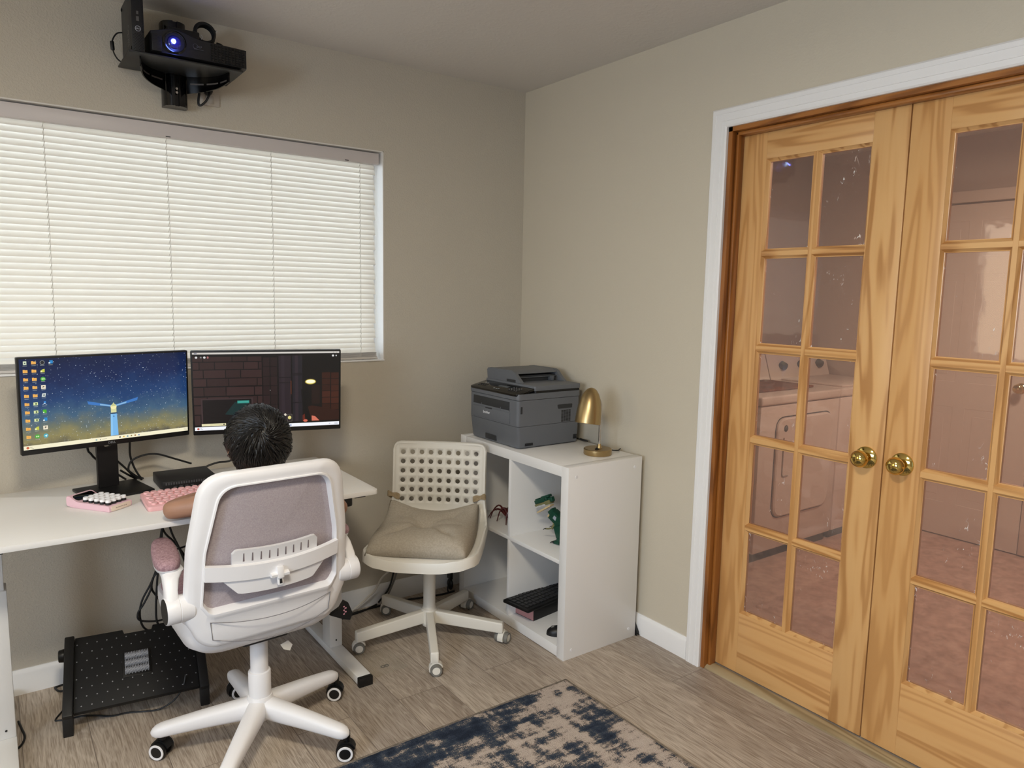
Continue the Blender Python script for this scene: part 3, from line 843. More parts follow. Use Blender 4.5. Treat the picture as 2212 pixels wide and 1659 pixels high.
# ------------------------------------------------------------------ monitors
def monitor(name, label, loc, rz, cz, tilt, cy, screen_fn, stand_cx=0):
    m = thing(name, label, 'computer monitor', loc, rz)
    W, Hh = .515, .306
    Mt = T(0, cy, cz, rx=tilt)
    b = MB().prism(round_poly([(-W / 2, -Hh / 2), (W / 2, -Hh / 2), (W / 2, Hh / 2), (-W / 2, Hh / 2)], .004, 3), -.012, .006, .0012, M=Mt @ FACE_Y)
    obj('bezel', b, M_BLACK, m)
    b = MB().box(-.21, .21, .006, .030, -.12, .12, .010, M=Mt).box(-.10, .10, .028, .046, -.09, .09, .008, M=Mt)
    b.box(-W / 2 + .002, -W / 2 + .03, .006, .018, -Hh / 2 + .01, -Hh / 2 + .06, .003, M=Mt)
    obj('back_housing', b, M_BLACK, m)
    nx = stand_cx
    # neck with the round cable hole
    poly = []
    zc = cz - .125
    hw = .030
    b = MB()
    n = 24; r = .0135; yb0, yb1 = cy + .040, cy + .056
    per = []
    for k in range(n):
        a = 2 * PI * k / n
        c, s = math.cos(a), math.sin(a); q = 1 / max(abs(c), abs(s))
        per.append((hw * c * q, .03 * s * q))
    for y in (yb0, yb1):
        vs = [(nx + p[0], y, zc - .03 + p[1]) for p in per] + [(nx + r * math.cos(2 * PI * k / n), y, zc - .03 + r * math.sin(2 * PI * k / n)) for k in range(n)]
        b.add(vs, [(k, (k + 1) % n, n + (k + 1) % n, n + k) for k in range(n)])
    b.loft([[(nx + r * math.cos(2 * PI * k / n), y, zc - .03 + r * math.sin(2 * PI * k / n)) for k in range(n)] for y in (yb0, yb1)], False)
    for sx in (-1, 1):
        b.add([(nx + sx * hw, yb0, zc - .06), (nx + sx * hw, yb1, zc - .06), (nx + sx * hw, yb1, zc), (nx + sx * hw, yb0, zc)], [(0, 1, 2, 3)])
    b.box(nx - hw, nx + hw, yb0, yb1, .010, zc - .06)
    b.box(nx - hw, nx + hw, yb0, yb1, zc, cz + .04)
    b.box(nx - hw - .004, nx - hw + .0005, yb0 + .001, yb1 - .001, .01, cz)
    obj('stand_neck', b, M_BLACK, m, 25)
    obj('stand_base', MB().prism(round_poly([(nx - .099, -.105), (nx + .099, -.105), (nx + .099, .078), (nx - .099, .078)], .004, 3), 0, .009, .002), M_BLACK, m)
    return m, Mt, W, Hh

def paint(mb_src, Mt):
    o = MB(); o.v = [tuple(Mt @ Vector(p)) for p in mb_src.v]; o.f = mb_src.f; o.m = mb_src.m; o.c = mb_src.c
    return o

# ---- left monitor: night sky with a lighthouse
m1, Mt1, W, Hh = monitor('computer_monitor', 'left black monitor showing a lighthouse under a starry sky', (-1.838, -.172, .72), .200, .314, .027, -.018, None)
SX0, SX1, SZ0, SZ1 = -W / 2 + .006, W / 2 - .006, -Hh / 2 + .017, Hh / 2 - .006
g = MB(); g.mi = 0
g.add([(SX0, -.0064, SZ0), (SX1, -.0064, SZ0), (SX1, -.0064, SZ1), (SX0, -.0064, SZ1)], [(0, 1, 2, 3)])
obj('screen', paint(g, Mt1), M_SKYPIC, m1, 0)
b = MB(); y = -.0067
def XX(u): return SX0 + (SX1 - SX0) * u
def ZZ(v): return SZ1 - (SZ1 - SZ0) * v
# light beams, tower, gallery, lantern
lx, lz = XX(.517), ZZ(.60)
for s in (-1, 1):
    b.poly([(lx, lz - .003), (lx + s * .075, lz + .013), (lx + s * .078, lz + .024), (lx, lz + .003)][::s], y, '3d78c0')
    b.poly([(lx, lz - .002), (lx + s * .040, lz + .007), (lx + s * .041, lz + .012), (lx, lz + .002)][::s], y - .0001, '8ab8dc')
b.poly([(lx - .0115, ZZ(.95)), (lx + .0125, ZZ(.95)), (lx + .0095, ZZ(.69)), (lx - .0095, ZZ(.69))], y - .0002, '7ab8ea')
b.poly([(lx - .0115, ZZ(.95)), (lx - .004, ZZ(.95)), (lx - .004, ZZ(.69)), (lx - .0095, ZZ(.69))], y - .0003, '8cc6f2')
b.disc(lx, ZZ(.685), .0135, .0022, y - .0004, '2c4460')
b.quad(lx - .0085, lx + .0085, ZZ(.675), ZZ(.60), y - .0004, 'd8d8a0')
b.disc(lx, ZZ(.605), .0095, .0085, y - .0005, 'f4ecb0')
b.poly([(lx - .008, ZZ(.60)), (lx + .008, ZZ(.60)), (lx, ZZ(.555))], y - .0006, 'c8cc90')
b.disc(lx, ZZ(.72), .0013, .0022, y - .0005, '1c2c44')
# taskbar
b.quad(SX0, SX1, SZ0, ZZ(.955), y - .0002, 'f6efcf')
tb = ZZ(.978)
b.disc(XX(.022), tb, .004, .004, y - .0004, 'c8603c'); b.quad(XX(.034), XX(.047), tb + .001, tb + .002, y - .0004, '55524a'); b.quad(XX(.034), XX(.054), tb - .003, tb - .002, y - .0004, 'a09a88')
for i, c in enumerate(('3a9ab0',)): 
    for ax in (0, 1):
        for az in (0, 1): b.quad(XX(.402) + ax * .0025, XX(.402) + ax * .0025 + .002, tb - .0025 + az * .0025, tb - .0005 + az * .0025, y - .0004, '2f98ae')
b.disc(XX(.43), tb, .0017, .0017, y - .0004, '8a8878'); b.quad(XX(.44), XX(.47), tb - .0006, tb + .0006, y - .0004, 'b8b4a0')
for i, c in enumerate(('3c3c38', 'e0b848', '4888a8', '8a7a40', '9a6a30', '8898b8')):
    b.quad(XX(.545 + i * .024), XX(.545 + i * .024) + .0045, tb - .0022, tb + .0022, y - .0004, c)
b.quad(XX(.972), XX(.992), tb + .001, tb + .0018, y - .0004, '8a8674'); b.quad(XX(.972), XX(.992), tb - .0025, tb - .0018, y - .0004, '8a8674')
# icons
def icon(u, v, kind):
    x, z = XX(u), ZZ(v)
    if kind == 'f':
        b.quad(x - .0062, x + .0062, z - .0042, z + .0042, y - .0004, 'f0b860'); b.quad(x - .0062, x - .001, z + .0042, z + .0056, y - .0004, 'e0a048'); b.quad(x - .004, x + .004, z - .003, z + .002, y - .0005, 'e8a850')
    elif kind == 'r': b.quad(x - .0045, x + .0045, z - .005, z + .006, y - .0004, 'd0dcc0'); b.disc(x, z, .002, .002, y - .0005, '4a5a50', 8)
    elif kind == 'o': b.disc(x, z, .0066, .0066, y - .0004, '9aa0a0'); b.disc(x, z, .0055, .0055, y - .0005, '20242c')
    elif kind == 'g': b.disc(x, z, .0068, .0065, y - .0004, '4cae3c'); b.disc(x - .002, z, .002, .0025, y - .0005, 'd0ecb8', 8); b.disc(x + .0025, z, .002, .0025, y - .0005, 'd0ecb8', 8)
    elif kind == 'R': b.quad(x - .0062, x + .0062, z - .0058, z + .0062, y - .0004, 'f0e4cc'); b.quad(x - .002, x - .0008, z - .003, z + .003, y - .0005, '30302c'); b.disc(x + .0008, z + .0014, .0022, .0018, y - .0005, '30302c', 8)
    elif kind == 'w': b.poly([(x - .006, z - .005), (x + .004, z - .005), (x + .006, z + .006), (x - .004, z + .006)], y - .0004, 'd4dcd8'); b.quad(x - .002, x + .003, z - .001, z + .002, y - .0005, '485850')
    elif kind == 's': b.quad(x - .001, x + .0045, z + .001, z + .0065, y - .0004, '3c8cd8'); b.poly([(x - .006, z - .005), (x + .001, z - .001), (x + .006, z - .005), (x + .001, z + .002)], y - .0005, 'd8e8f4')
    elif kind == 'G': b.quad(x - .005, x + .005, z - .005, z + .0058, y - .0004, '48b02c'); b.quad(x - .0045, x - .001, z - .0045, z - .001, y - .0005, 'dcf0c8')
    elif kind == 'b': b.quad(x - .003, x + .006, z - .004, z + .006, y - .0004, '2c88c8'); b.quad(x - .0055, x - .001, z - .004, z, y - .0005, 'e4f0f4')
    elif kind == 't': b.disc(x, z, .0066, .0066, y - .0004, '4cb0c0'); b.poly([(x - .004, z), (x + .004, z + .003), (x + .002, z - .004)], y - .0005, 'e8f4f4')
    elif kind == 'y': b.poly([(x - .006, z - .005), (x + .0055, z - .005), (x + .0055, z + .006), (x - .001, z + .004), (x - .006, z)], y - .0004, 'c8cc48'); b.quad(x - .0055, x - .001, z - .0045, z, y - .0005, 'ecebc0')
    elif kind == 'e': b.quad(x - .006, x + .006, z - .004, z + .005, y - .0004, 'd8e4a8'); b.quad(x - .001, x + .003, z - .002, z + .003, y - .0005, '385038')
    b.quad(x - .0058, x + .0055, z - .0088, z - .0078, y - .0003, 'a8b0a8')
for j, row in enumerate(('rfo', 'ffy', 'ffg', 'ffR', 'ffw', 'fes', 'feG', 'feb', 'fyR', 'fgt')):
    for i, k in enumerate(row): icon(.030 + .046 * i, .045 + .0905 * j, k)
icon(.167, .045, 'b')
obj('screen_picture', paint(b, Mt1), M_GAME, m1, 0)
b = MB(); add_text(b, 'DELL', .0105, Mt1 @ face(0, -.0066, -Hh / 2 + .0085), .0003)
obj('logo', b, plain('grey_logo_print', '9a9a9c', .4), m1, label='grey DELL lettering on the lower bezel')

# ---- right monitor: dark stone tunnel in a game
m2, Mt2, W, Hh = monitor('computer_monitor', 'right black monitor showing a dark stone tunnel, behind the child', (-1.325, -.235, .72), -.26, .3165, .10, -.018, None, -.004)
b = MB(); y = -.0064
ng = random.Random(4)
b.quad(SX0, SX1, SZ0, SZ1, y, '070405')
# brick wall on the left
def qd(u0, v0, u1, v1, col, dy=0, sk=0):
    b.poly([(XX(u0), ZZ(v1 + sk * .0)), (XX(u1), ZZ(v1 + sk)), (XX(u1), ZZ(v0 + sk)), (XX(u0), ZZ(v0))], y - .0001 - dy, col)
rows = [(.05, .115), (.12, .215), (.22, .325), (.33, .43), (.44, .555), (.565, .665), (.675, .79), (.80, .93)]
for j, (v0, v1) in enumerate(rows):
    u = -.03 - .07 * (j % 2)
    while u < .455:
        wd = ng.choice((.10, .145, .19))
        u0, u1 = max(0, u), min(.455, u + wd - .006)
        if u1 - u0 > .01:
            k = ng.uniform(.75, 1.15)
            qd(u0, v0 + .006, u1, v1, tuple(c * k for c in lin('33201f')))
        u += wd
for j in range(7):
    for i in range(2):
        k = ng.uniform(.6, .95)
        qd(.462 + i * .052, .07 + j * .125, .508 + i * .052, .188 + j * .125, tuple(c * k for c in lin('2a1a1b')))
# doorway bottom left with a teal glow
qd(.045, .59, .39, .92, '3a2a2c', .0002); qd(.055, .605, .38, .93, '0d0607', .0003)
b.poly([(XX(.20), ZZ(.80)), (XX(.30), ZZ(.82)), (XX(.36), ZZ(.66)), (XX(.27), ZZ(.64))], y - .0005, '0c2a2a')
qd(.285, .625, .365, .66, '2f8a80', .0006); qd(.29, .64, .36, .648, '55b8a8', .0007)
# pipes
for u0, u1, c in ((.57, .655, '241a20'), (.665, .735, '1c181f')):
    qd(u0, .05, u1, .93, c, .0002); qd(u0 + .018, .05, u0 + .04, .93, '2b2128', .0003)
    for v in ((.33, .40, .86) if u0 < .6 else (.28, .30, .67)): qd(u0 - .004, v, u1 + .004, v + .012, '120c10', .0004)
qd(.652, .38, .658, .56, '5a2c18', .0005)
# warm tunnel at the right
b.poly([(XX(.74), ZZ(.93)), (XX(1), ZZ(.93)), (XX(1), ZZ(.80)), (XX(.80), ZZ(.72)), (XX(.74), ZZ(.76))], y - .0002, '2a1009')
for j in range(6):
    for i in range(2):
        k = ng.uniform(.6, 1.25)
        qd(.875 + i * .066, .28 + j * .085 + i * .004, .935 + i * .062, .358 + j * .085 + i * .004, tuple(c * k for c in lin('38170c')), .0002)
qd(.80, .44, .86, .70, '1c0c08', .0002)
b.disc(XX(.793), ZZ(.40), .021, .0115, y - .0003, '5a4a10', 20); b.disc(XX(.793), ZZ(.40), .0185, .009, y - .0004, 'e8d870', 20); b.disc(XX(.793), ZZ(.398), .016, .0065, y - .0005, 'fdf8d8', 20)
# tool held in the game, hand, item slot, bar
b.poly([(XX(.725), ZZ(.50)), (XX(.738), ZZ(.49)), (XX(.80), ZZ(.93)), (XX(.745), ZZ(.93))], y - .0006, '050304')
b.poly([(XX(.735), ZZ(.85)), (XX(.75), ZZ(.83)), (XX(.755), ZZ(.93)), (XX(.735), ZZ(.93))], y - .0007, '5c1f12')
b.poly([(XX(.80), ZZ(.86)), (XX(.825), ZZ(.87)), (XX(.855), ZZ(.93)), (XX(.80), ZZ(.93))], y - .0007, 'd0705a'); b.disc(XX(.755), ZZ(.925), .008, .005, y - .0008, 'c86450', 10)
for q in ((.625, .83, .660, .832), (.625, .925, .660, .927), (.625, .83, .6265, .927), (.6585, .83, .660, .927)): qd(*q, '8a8478', .0008)
b.disc(XX(.642), ZZ(.875), .006, .007, y - .0008, 'e0d488', 10); b.disc(XX(.612), ZZ(.835), .0045, .005, y - .0008, 'd8d0c0', 10)
qd(.045, .915, .205, .945, 'e6dfb4', .0006); qd(.185, .921, .2, .934, '1c1a14', .0007)
qd(.10, .928, .18, .934, 'c0b888', .0007)
for u in (.025, .078): b.disc(XX(u), ZZ(.062), .0042, .0040, y - .0006, 'd8d8d8', 8)
qd(.05, .053, .06, .070, '8a8a8c', .0006); b.disc(XX(.10), ZZ(.062), .003, .0045, y - .0006, 'a86a68', 8)
b.disc(XX(.955), ZZ(.055), .0042, .004, y - .0006, 'd8d8d8', 8); b.disc(XX(.978), ZZ(.055), .0028, .003, y - .0006, 'b8b8b8', 8)
b.disc(XX(.51), ZZ(.50), .0012, .0012, y - .0006, 'c8c8c8', 8)
# title bar and taskbar
qd(0, 0, 1, .022, 'cfcac4', .0006); qd(.012, .008, .03, .016, '4a5a80', .0007); qd(.955, .009, .961, .013, '606060', .0007); qd(.978, .009, .984, .013, '606060', .0007)
qd(0, .955, 1, 1, 'f4f6fc', .0006)
b.disc(XX(.022), ZZ(.978), .004, .004, y - .0008, 'b84838', 8); qd(.034, .968, .046, .972, '707078', .0008); qd(.034, .982, .052, .986, 'a8a8b0', .0008)
for u in (.62, .645): qd(u, .967, u + .01, .988, '8896c0', .0008)
qd(.965, .968, .99, .972, '9098a8', .0008); qd(.965, .982, .99, .986, '9098a8', .0008); qd(.925, .974, .935, .98, '9098a8', .0008)
obj('screen', paint(b, Mt2), M_GAME, m2, 0)
b = MB(); add_text(b, 'DELL', .0105, Mt2 @ face(0, -.0066, -Hh / 2 + .0085), .0003)
obj('logo', b, plain('grey_logo_print_b', '6a6a6c', .4), m2, label='grey DELL lettering on the lower bezel')

# ------------------------------------------------------------------ things on the desk
pc = thing('mini_computer', 'black mini computer lying flat on the desk behind the pink keyboard', 'computer', (-1.614, -.205, .72), 0)
obj('case', MB().box(-.089, .089, -.084, .09, .001, .035, .003), M_DARK, pc)
b = MB().box(-.088, .088, -.0885, -.084, .002, .034, .001)
fp = obj('front_panel', b, M_BLACK, pc)
b = MB()
for i in range(4): b.box(-.055 + i * .018, -.045 + i * .018, -.0891, -.0885, .015, .018)
for i in range(20): b.box(-.08 + i * .008, -.075 + i * .008, -.0891, -.0885, .024, .032)
obj('ports', b, plain('port_grey', '4a4a4c', .4), fp)
b = MB().lathe([(.0072, 0), (.0086, 0), (.0086, .0008), (.0072, .0008)], 24, face(.045, -.0886, .017), False)
add_text(b, 'DELL', .0055, face(.045, -.0888, .017))
obj('logo', b, M_LIGHTINK, fp)

kb = thing('keyboard', 'pink keyboard with round keys on the desk under the child\'s arm', 'keyboard', (-1.605, -.428, .72), 0)
tl = math.radians(4.5)
Mk = T(0, 0, .011, rx=tl)
b = MB().prism(round_poly([(-.178, -.074), (.178, -.074), (.178, .074), (-.178, .074)], .014, 5), -.006, .010, .004, M=Mk)
obj('keyboard_case', b, M_PINK, kb)
for x in (-.14, .14): obj('rear_foot', MB().box(x - .02, x + .02, .04, .06, 0, .012), M_PINK, kb)
kn = 0
for j in range(6):
    for i in range(16):
        x = -.160 + i * .0208 + (.005 if j % 2 else 0)
        yk = .056 - j * .0212
        if x > .168: continue
        wide = (j == 5 and 4 <= i <= 9)
        if j == 5 and 5 <= i <= 9: continue
        b = MB()
        if wide:
            b.prism(round_poly([(x - .009, yk - .008), (x + .116, yk - .008), (x + .116, yk + .008), (x - .009, yk + .008)], .007, 4), .0102, .0150, .0015, M=Mk)
        else:
            b.lathe([(.0095, .0102), (.0092, .0142), (.0084, .0155), (.006, .0148), (.0001, .0145)], 14, Mk @ T(x, yk, 0))
        obj('key', b, M_PINK_KEY, kb)

cal = thing('number_pad', 'pale pink number pad with white round keys and a black display', 'number pad', (-1.896, -.352, .72), math.radians(37))
prof = round_poly([(-.085, .004), (-.06, .000), (.085, 0), (.085, .019), (-.044, .0205), (-.072, .0345), (-.085, .0355)], [.008, .01, .006, .008, .012, .006, .006], 5)
# profile runs along the length (local -y end is the cream front)
rings = []
for s, x in ((.90, -.0435), (.97, -.0425), (1, -.040), (1, .040), (.97, .0425), (.90, .0435)):
    rings.append([(x, -(p[0] * (1 if s == 1 else .99)), .0185 + (p[1] - .0185) * s) for p in prof])
b = MB(); b.loft(rings)
body = obj('pad_case', b, M_LILAC, cal)
obj('front_plate', MB().prism(round_poly([(-.038, -.0085), (.038, -.0085), (.038, .0085), (-.038, .0085)], .008, 5), 0, .0012, .0004, M=face(0, -.0848, .0098)), M_CREAM, cal)
b = MB()
for i, wv in enumerate((3, 2.2, 3, 2, 2.6, 3, 1.6, 2.8, 2, 3)): b.box(-.020 + i * .0042, -.020 + i * .0042 + wv * .001, -.0864, -.0860, .0088, .0106)
obj('printed_mark', b, plain('brown_print', '6a5648', .6), cal)
obj('display', MB().prism(round_poly([(-.037, -.0135), (.037, -.0135), (.037, .0135), (-.037, .0135)], .011, 5), 0, .0022, .0006, M=T(0, .0585, .0272, rx=math.radians(27))), M_BLACK_GL, cal)
for i in range(4):
    for j in range(5):
        x = -.0285 + i * .019; yk = -.066 + j * .0236 * .93
        k = obj('key', MB().lathe([(.0082, .027), (.0080, .0335), (.0072, .0350), (.005, .0338), (.0001, .0332)], 18, T(x, yk, 0)), M_WHITE_KEY, cal)
        obj('key_skirt', MB().lathe([(.0085, .0195), (.0088, .023), (.0078, .0271)], 18, T(x, yk, 0)), M_DARK, k)

# ------------------------------------------------------------------ footrest
fr = thing('footrest', 'black dotted footrest with three grey rollers under the desk', 'footrest', (-1.818, -.395, 0), math.radians(-7.5))
Mp = T(0, 0, .067, rx=math.radians(29))
b = MB()
hw = .183
out = [(-hw, 0), (hw, 0), (hw, .285), (.055, .285), (.05, .268), (-.035, .268), (-.04, .285), (-hw, .285)]
b.prism(out, -.012, .004, .002, M=Mp)
obj('platform', b, M_DOTS, fr)
for s in (-1, 1):
    x0, x1 = (s * .1985 - .0145, s * .1985 + .0145)
    rl = obj('side_rail', MB().box(x0, x1, -.014, .288, -.02, .016, .004, M=Mp), M_BLACK_MET, fr)
    obj('knob', MB().cyl((s * .213, .222, .165), (s * .232, .222, .165), .022, .020, 20, .003), M_BLACK, rl)
    ft = obj('leg', MB().box(x0, x1, -.012, .024, 0, .072, .003), M_BLACK_MET, fr)
    rf = obj('leg', MB().box(x0, x1, .22, .255, 0, .185, .003), M_BLACK_MET, fr)
fx = obj('roller_frame', MB().prism(round_poly([(-.045, .090), (.045, .090), (.045, .19), (-.045, .19)], .004, 3), .002, .006, .001, M=Mp), M_BLACK, fr)
M_ROLL = plain('grey_roller_rubber', '8e9096', .6)
for j in range(3):
    b = MB()
    yk = .112 + j * .028
    b.lathe([(.0095, -.036), (.0095, .036)], 14, Mp @ T(0, yk, .009) @ Matrix.Rotation(PI / 2, 4, 'Y'))
    for i in range(15):
        for k in range(8):
            a = 2 * PI * k / 8 + i * .4
            b.lathe([(.0018, .008), (.0014, .0135), (.0004, .014)], 5, Mp @ T(-.034 + i * .00486, yk, .009) @ Matrix.Rotation(a, 4, 'X'))
    obj('roller', b, M_ROLL, fr)

# ------------------------------------------------------------------ wall shelf with the projector
sh = thing('projector_wall_shelf', 'black wall mounted shelf above the window carrying the projector', 'wall shelf', (-1.5635, 0, 2.02))
obj('shelf_plate', MB().box(-.1765, .1775, -.236, -.018, .124, .130, .002), M_BLACK_MET, sh)
b = MB()
col = [(-.041, 0), (-.041, -.03), (-.036, -.048), (-.024, -.060), (-.010, -.0655), (-.0085, -.0655), (-.0085, -.058), (.0045, -.058), (.0045, -.0655), (.006, -.0655), (.02, -.061), (.033, -.049), (.039, -.03), (.039, 0)]
b.prism(col, .018, .30)
obj('wall_column', b, M_BLACK_GL, sh, 50)
obj('column_screw', MB().cyl((-.003, -.0655, .075), (-.003, -.0675, .075), .004, None, 14), M_CHROME, sh)
obj('column_screw', MB().cyl((-.003, -.0655, .062), (-.003, -.0675, .062), .004, None, 14), M_CHROME, sh)
for s in (-1, 1):
    p = [(s * .036 - .002, -.052), (s * .085 - .002, -.085), (s * .120, -.135), (s * .138, -.205)]
    P = smooth_path([(q[0], q[1], 0) for q in p], 5)
    rings = []
    for i, q in enumerate(P):
        t = i / (len(P) - 1)
        z0 = .066 + .026 * t; z1 = .1245
        d = (P[min(i + 1, len(P) - 1)] - P[max(i - 1, 0)]).normalized(); n = Vector((-d.y, d.x, 0)) * .002
        rings.append([q + n + Vector((0, 0, z0)), q - n + Vector((0, 0, z0)), q - n + Vector((0, 0, z1)), q + n + Vector((0, 0, z1))])
    br = obj('bracket_arm', MB().loft(rings), M_BLACK_GL, sh, 30)
    b = MB()
    for t0, t1 in ((.12, .38), (.45, .7), (.76, .95)):
        i0, i1 = int(t0 * (len(P) - 1)), max(int(t1 * (len(P) - 1)), int(t0 * (len(P) - 1)) + 1)
        rr = []
        for i in range(i0, i1 + 1):
            q = P[i]; d = (P[min(i + 1, len(P) - 1)] - P[max(i - 1, 0)]).normalized(); n = Vector((-d.y, d.x, 0)) * .0026
            rr.append([q + n + Vector((0, 0, .097)), q - n + Vector((0, 0, .097)), q - n + Vector((0, 0, .102)), q + n + Vector((0, 0, .102))])
        b.loft(rr)
    obj('bracket_slot', b, plain('slot_grey', '4a4644', .5), br, 0)

wpc = thing('mini_computer', 'black mini computer standing upright left of the projector on the wall shelf', 'computer', (-1.709, -.128, 2.15), 0)
obj('case', MB().box(-.0175, .0175, -.098, .088, .002, .183, .002), M_DARK, wpc)
fp = obj('front_panel', MB().box(-.0178, .0178, -.1035, -.0975, .001, .184, .0015), M_BLACK, wpc)
b = MB()
for r_ in range(12):
    for c_ in range(4):
        x = -.0125 + c_ * .0074 + (.0037 if r_ % 2 else 0); z = .006 + r_ * .0042
        b.poly([(x - .0028, z), (x, z - .0016), (x + .0028, z), (x, z + .0016)], -.1039, '000000')
for r_ in range(26): b.poly([(.0112, .060 + r_ * .0046), (.0168, .0585 + r_ * .0046), (.0168, .0612 + r_ * .0046), (.0112, .0627 + r_ * .0046)], -.1039, '000000')
b.c = [None] * len(b.c)
obj('grille', b, plain('grille_black', '020202', .8), fp, 0)
b = MB().lathe([(.0072, 0), (.0082, 0), (.0082, .0008), (.0072, .0008)], 28, face(0, -.1036, .069), False)
add_text(b, 'DELL', .0052, face(0, -.1037, .069))
obj('logo', b, M_LIGHTINK, fp, label='white round DELL emblem')
b = MB().box(-.004, .004, -.1041, -.1035, .092, .106).box(-.003, .003, -.1041, -.1035, .112, .122)
obj('ports', b, plain('port_metal', '77777a', .3, 1), fp)
b = MB()
rl = random.Random(3)
for r_ in range(11):
    for c_ in range(3):
        if rl.random() < .8: b.box(-.0179, -.0176, -.052 + c_ * .011, -.052 + c_ * .011 + rl.uniform(.004, .010), .030 + r_ * .0058, .030 + r_ * .0058 + rl.uniform(.0012, .0035))
obj('printed_label', b, plain('label_print_grey', '6a6866', .6), wpc, label='block of small pale print')
b = MB().cyl((-.0176, -.088, .012), (-.0205, -.088, .012), .005, None, 12).cyl((-.0176, .07, .012), (-.0205, .07, .012), .005, None, 12).cyl((-.0176, .07, .17), (-.0205, .07, .17), .005, None, 12)
obj('rubber_foot', b, M_BLACK, wpc)

pj = thing('projector', 'black projector with a glowing blue lens on the wall shelf', 'projector', (-1.524, -.125, 2.15), 0)
b = MB()
out = []
def top(x):                                            # raised hump over the lens
    t = (x + .079) / .055
    return .066 + .018 * math.exp(-t * t)
xs = [-.150 + .300 * i / 40 for i in range(41)]
rings = []
for yk, f, ins in ((-.106, 0, .006), (-.108, .3, .002), (-.100, 1, 0), (.06, .5, 0), (.072, .3, .003)):
    ring = []
    for x in xs: ring.append((x * (1 - ins * 2), yk - .010 * (1 - (x / .15) ** 2) * (1 if yk < 0 else 0), .006 + (.066 if f == 0 else (.066 + (top(x) - .066) * f)) - ins))
    for x in reversed(xs): ring.append((x * (1 - ins * 2), yk - .010 * (1 - (x / .15) ** 2) * (1 if yk < 0 else 0), .006 + ins))
    rings.append(ring)
rings = [[(p[0], p[1], (.006 + top(p[0]) - .004) if (p[2] > .04 and k < 3) else p[2]) for p in r] for k, r in enumerate(rings)]
b.loft(rings)
obj('projector_case', b, plain('projector_charcoal', '161618', .4), pj, 50)
obj('rubber_foot', MB().cyl((-.12, -.08, 0), (-.12, -.08, .008), .009).cyl((.12, -.08, 0), (.12, -.08, .008), .009).cyl((0, .05, 0), (0, .05, .008), .009), M_BLACK, pj)
Ml = face(-.079, -.1105, .047)
ring = obj('lens_ring', MB().lathe([(.0355, -.006), (.0355, .004), (.032, .007), (.029, .006), (.028, -.004), (.0, -.005)], 40, Ml, False), M_BLACK_GL, pj, 30)
obj('lens_glass', MB().lathe([(.024, -.002), (.022, .002), (.016, .005), (.008, .0066), (.0001, .007)], 32, Ml), plain('blue_lens_glass', '0a0e50', .05, coat=1), ring)
obj('lens_light', MB().lathe([(.0072, .0066), (.006, .0078), (.0001, .0082)], 20, Ml @ T(-.004, .002, 0)), emit('projector_beam', '9fd8ff', 22), ring, label='glowing pale blue lamp spot')
obj('lens_glow', MB().lathe([(.0125, .005), (.010, .0062), (.0065, .0066)], 20, Ml @ T(-.002, .001, 0), False), emit('projector_halo', '1024ff', 2.2), ring)
b = MB()
for i in range(10):
    x = .032 + i * .0115
    for k in range(7): b.box(x, x + .0072, -.1185 + .010 * ((x + .003) / .15) ** 2, -.11, .012 + k * .0078, .012 + k * .0078 + .0052)
obj('vent_grille', b, plain('vent_black', '030304', .25), pj)
b = MB(); add_text(b, 'DLP', .0095, face(-.005, -.1186, .046)); b.lathe([(.0068, 0), (.0076, 0), (.0076, .0005), (.0068, .0005)], 24, face(-.017, -.1184, .047), False); b.box(-.022, .008, -.1186, -.1182, .0375, .0385)
obj('logo', b, plain('logo_grey', '55555c', .4), pj, label='grey DLP mark')
b = MB().box(-.148, -.118, -.115, -.11, .010, .062, .002)
for k in range(9): b.box(-.146, -.12, -.1156, -.115, .013 + k * .0054, .016 + k * .0054)
obj('side_vent', b, M_BLACK, pj)

br = thing('power_adapter', 'black power brick with a coiled cable on top of the projector', 'power adapter', (-1.546, -.112, 2.226), 0)
obj('brick', MB().box(-.058, .045, -.022, .022, .012, .052, .004), M_BLACK, br)
b = MB()
for i in range(7):
    rr = .030 + .0022 * (i % 3); a0 = i * .3
    b.tube([(.066 + rr * math.cos(2 * PI * k / 14), (i - 3) * .0045, .056 + .004 * math.sin(i) + rr * .95 * math.sin(2 * PI * k / 14)) for k in range(14)], .0033, 7, 3, True)
b.tube([(.105, 0, .035), (.122, -.004, .030), (.135, -.006, .012), (.138, 0, -.005)], .0028, 6)
b.tube([(.138, .004, .012), (.150, .004, .018), (.160, .004, .008)], .0028, 6)
obj('coiled_cable', b, M_BLACK_RUB, br)
obj('twist_tie', MB().tube([(.103, -.018, .068), (.104, .0, .075), (.103, .018, .068)], .0022, 6).tube([(.05, -.022, .03), (.053, -.024, .038), (.05, -.022, .045)], .0015, 5), M_WHITE_CABLE, br)

ol = thing('wall_outlet', 'beige wall outlet plate right under the projector shelf', 'outlet', (-1.443, 0, 2.11))
obj('cover_plate', MB().box(-.035, .035, -.006, 0, -.042, .038, .003), plain('outlet_ivory', 'b9b1a6', .4), ol)
obj('socket', MB().box(-.015, .015, -.0075, -.005, -.002, .028, .002).box(-.015, .015, -.0075, -.005, -.034, -.006, .002), plain('outlet_ivory_b', 'aca499', .4), ol)
pcd = obj('power_cord', MB().tube([(0, -.004, 0), (-.004, -.012, -.018), (-.016, -.010, -.042), (-.033, -.004, -.057), (-.039, -.002, -.047), (-.034, 0, -.012), (-.030, -.002, .018)], .0040, 8), M_BLACK_RUB, pj, label='black power cord plugged into the outlet')
pcd.location = (-1.45 + 1.524, -.03 + .125, 2.115 - 2.15)
obj('plug', MB().cyl((0, .021, .0), (0, -.004, 0), .014, .012, 18, .002), M_BLACK, pcd)
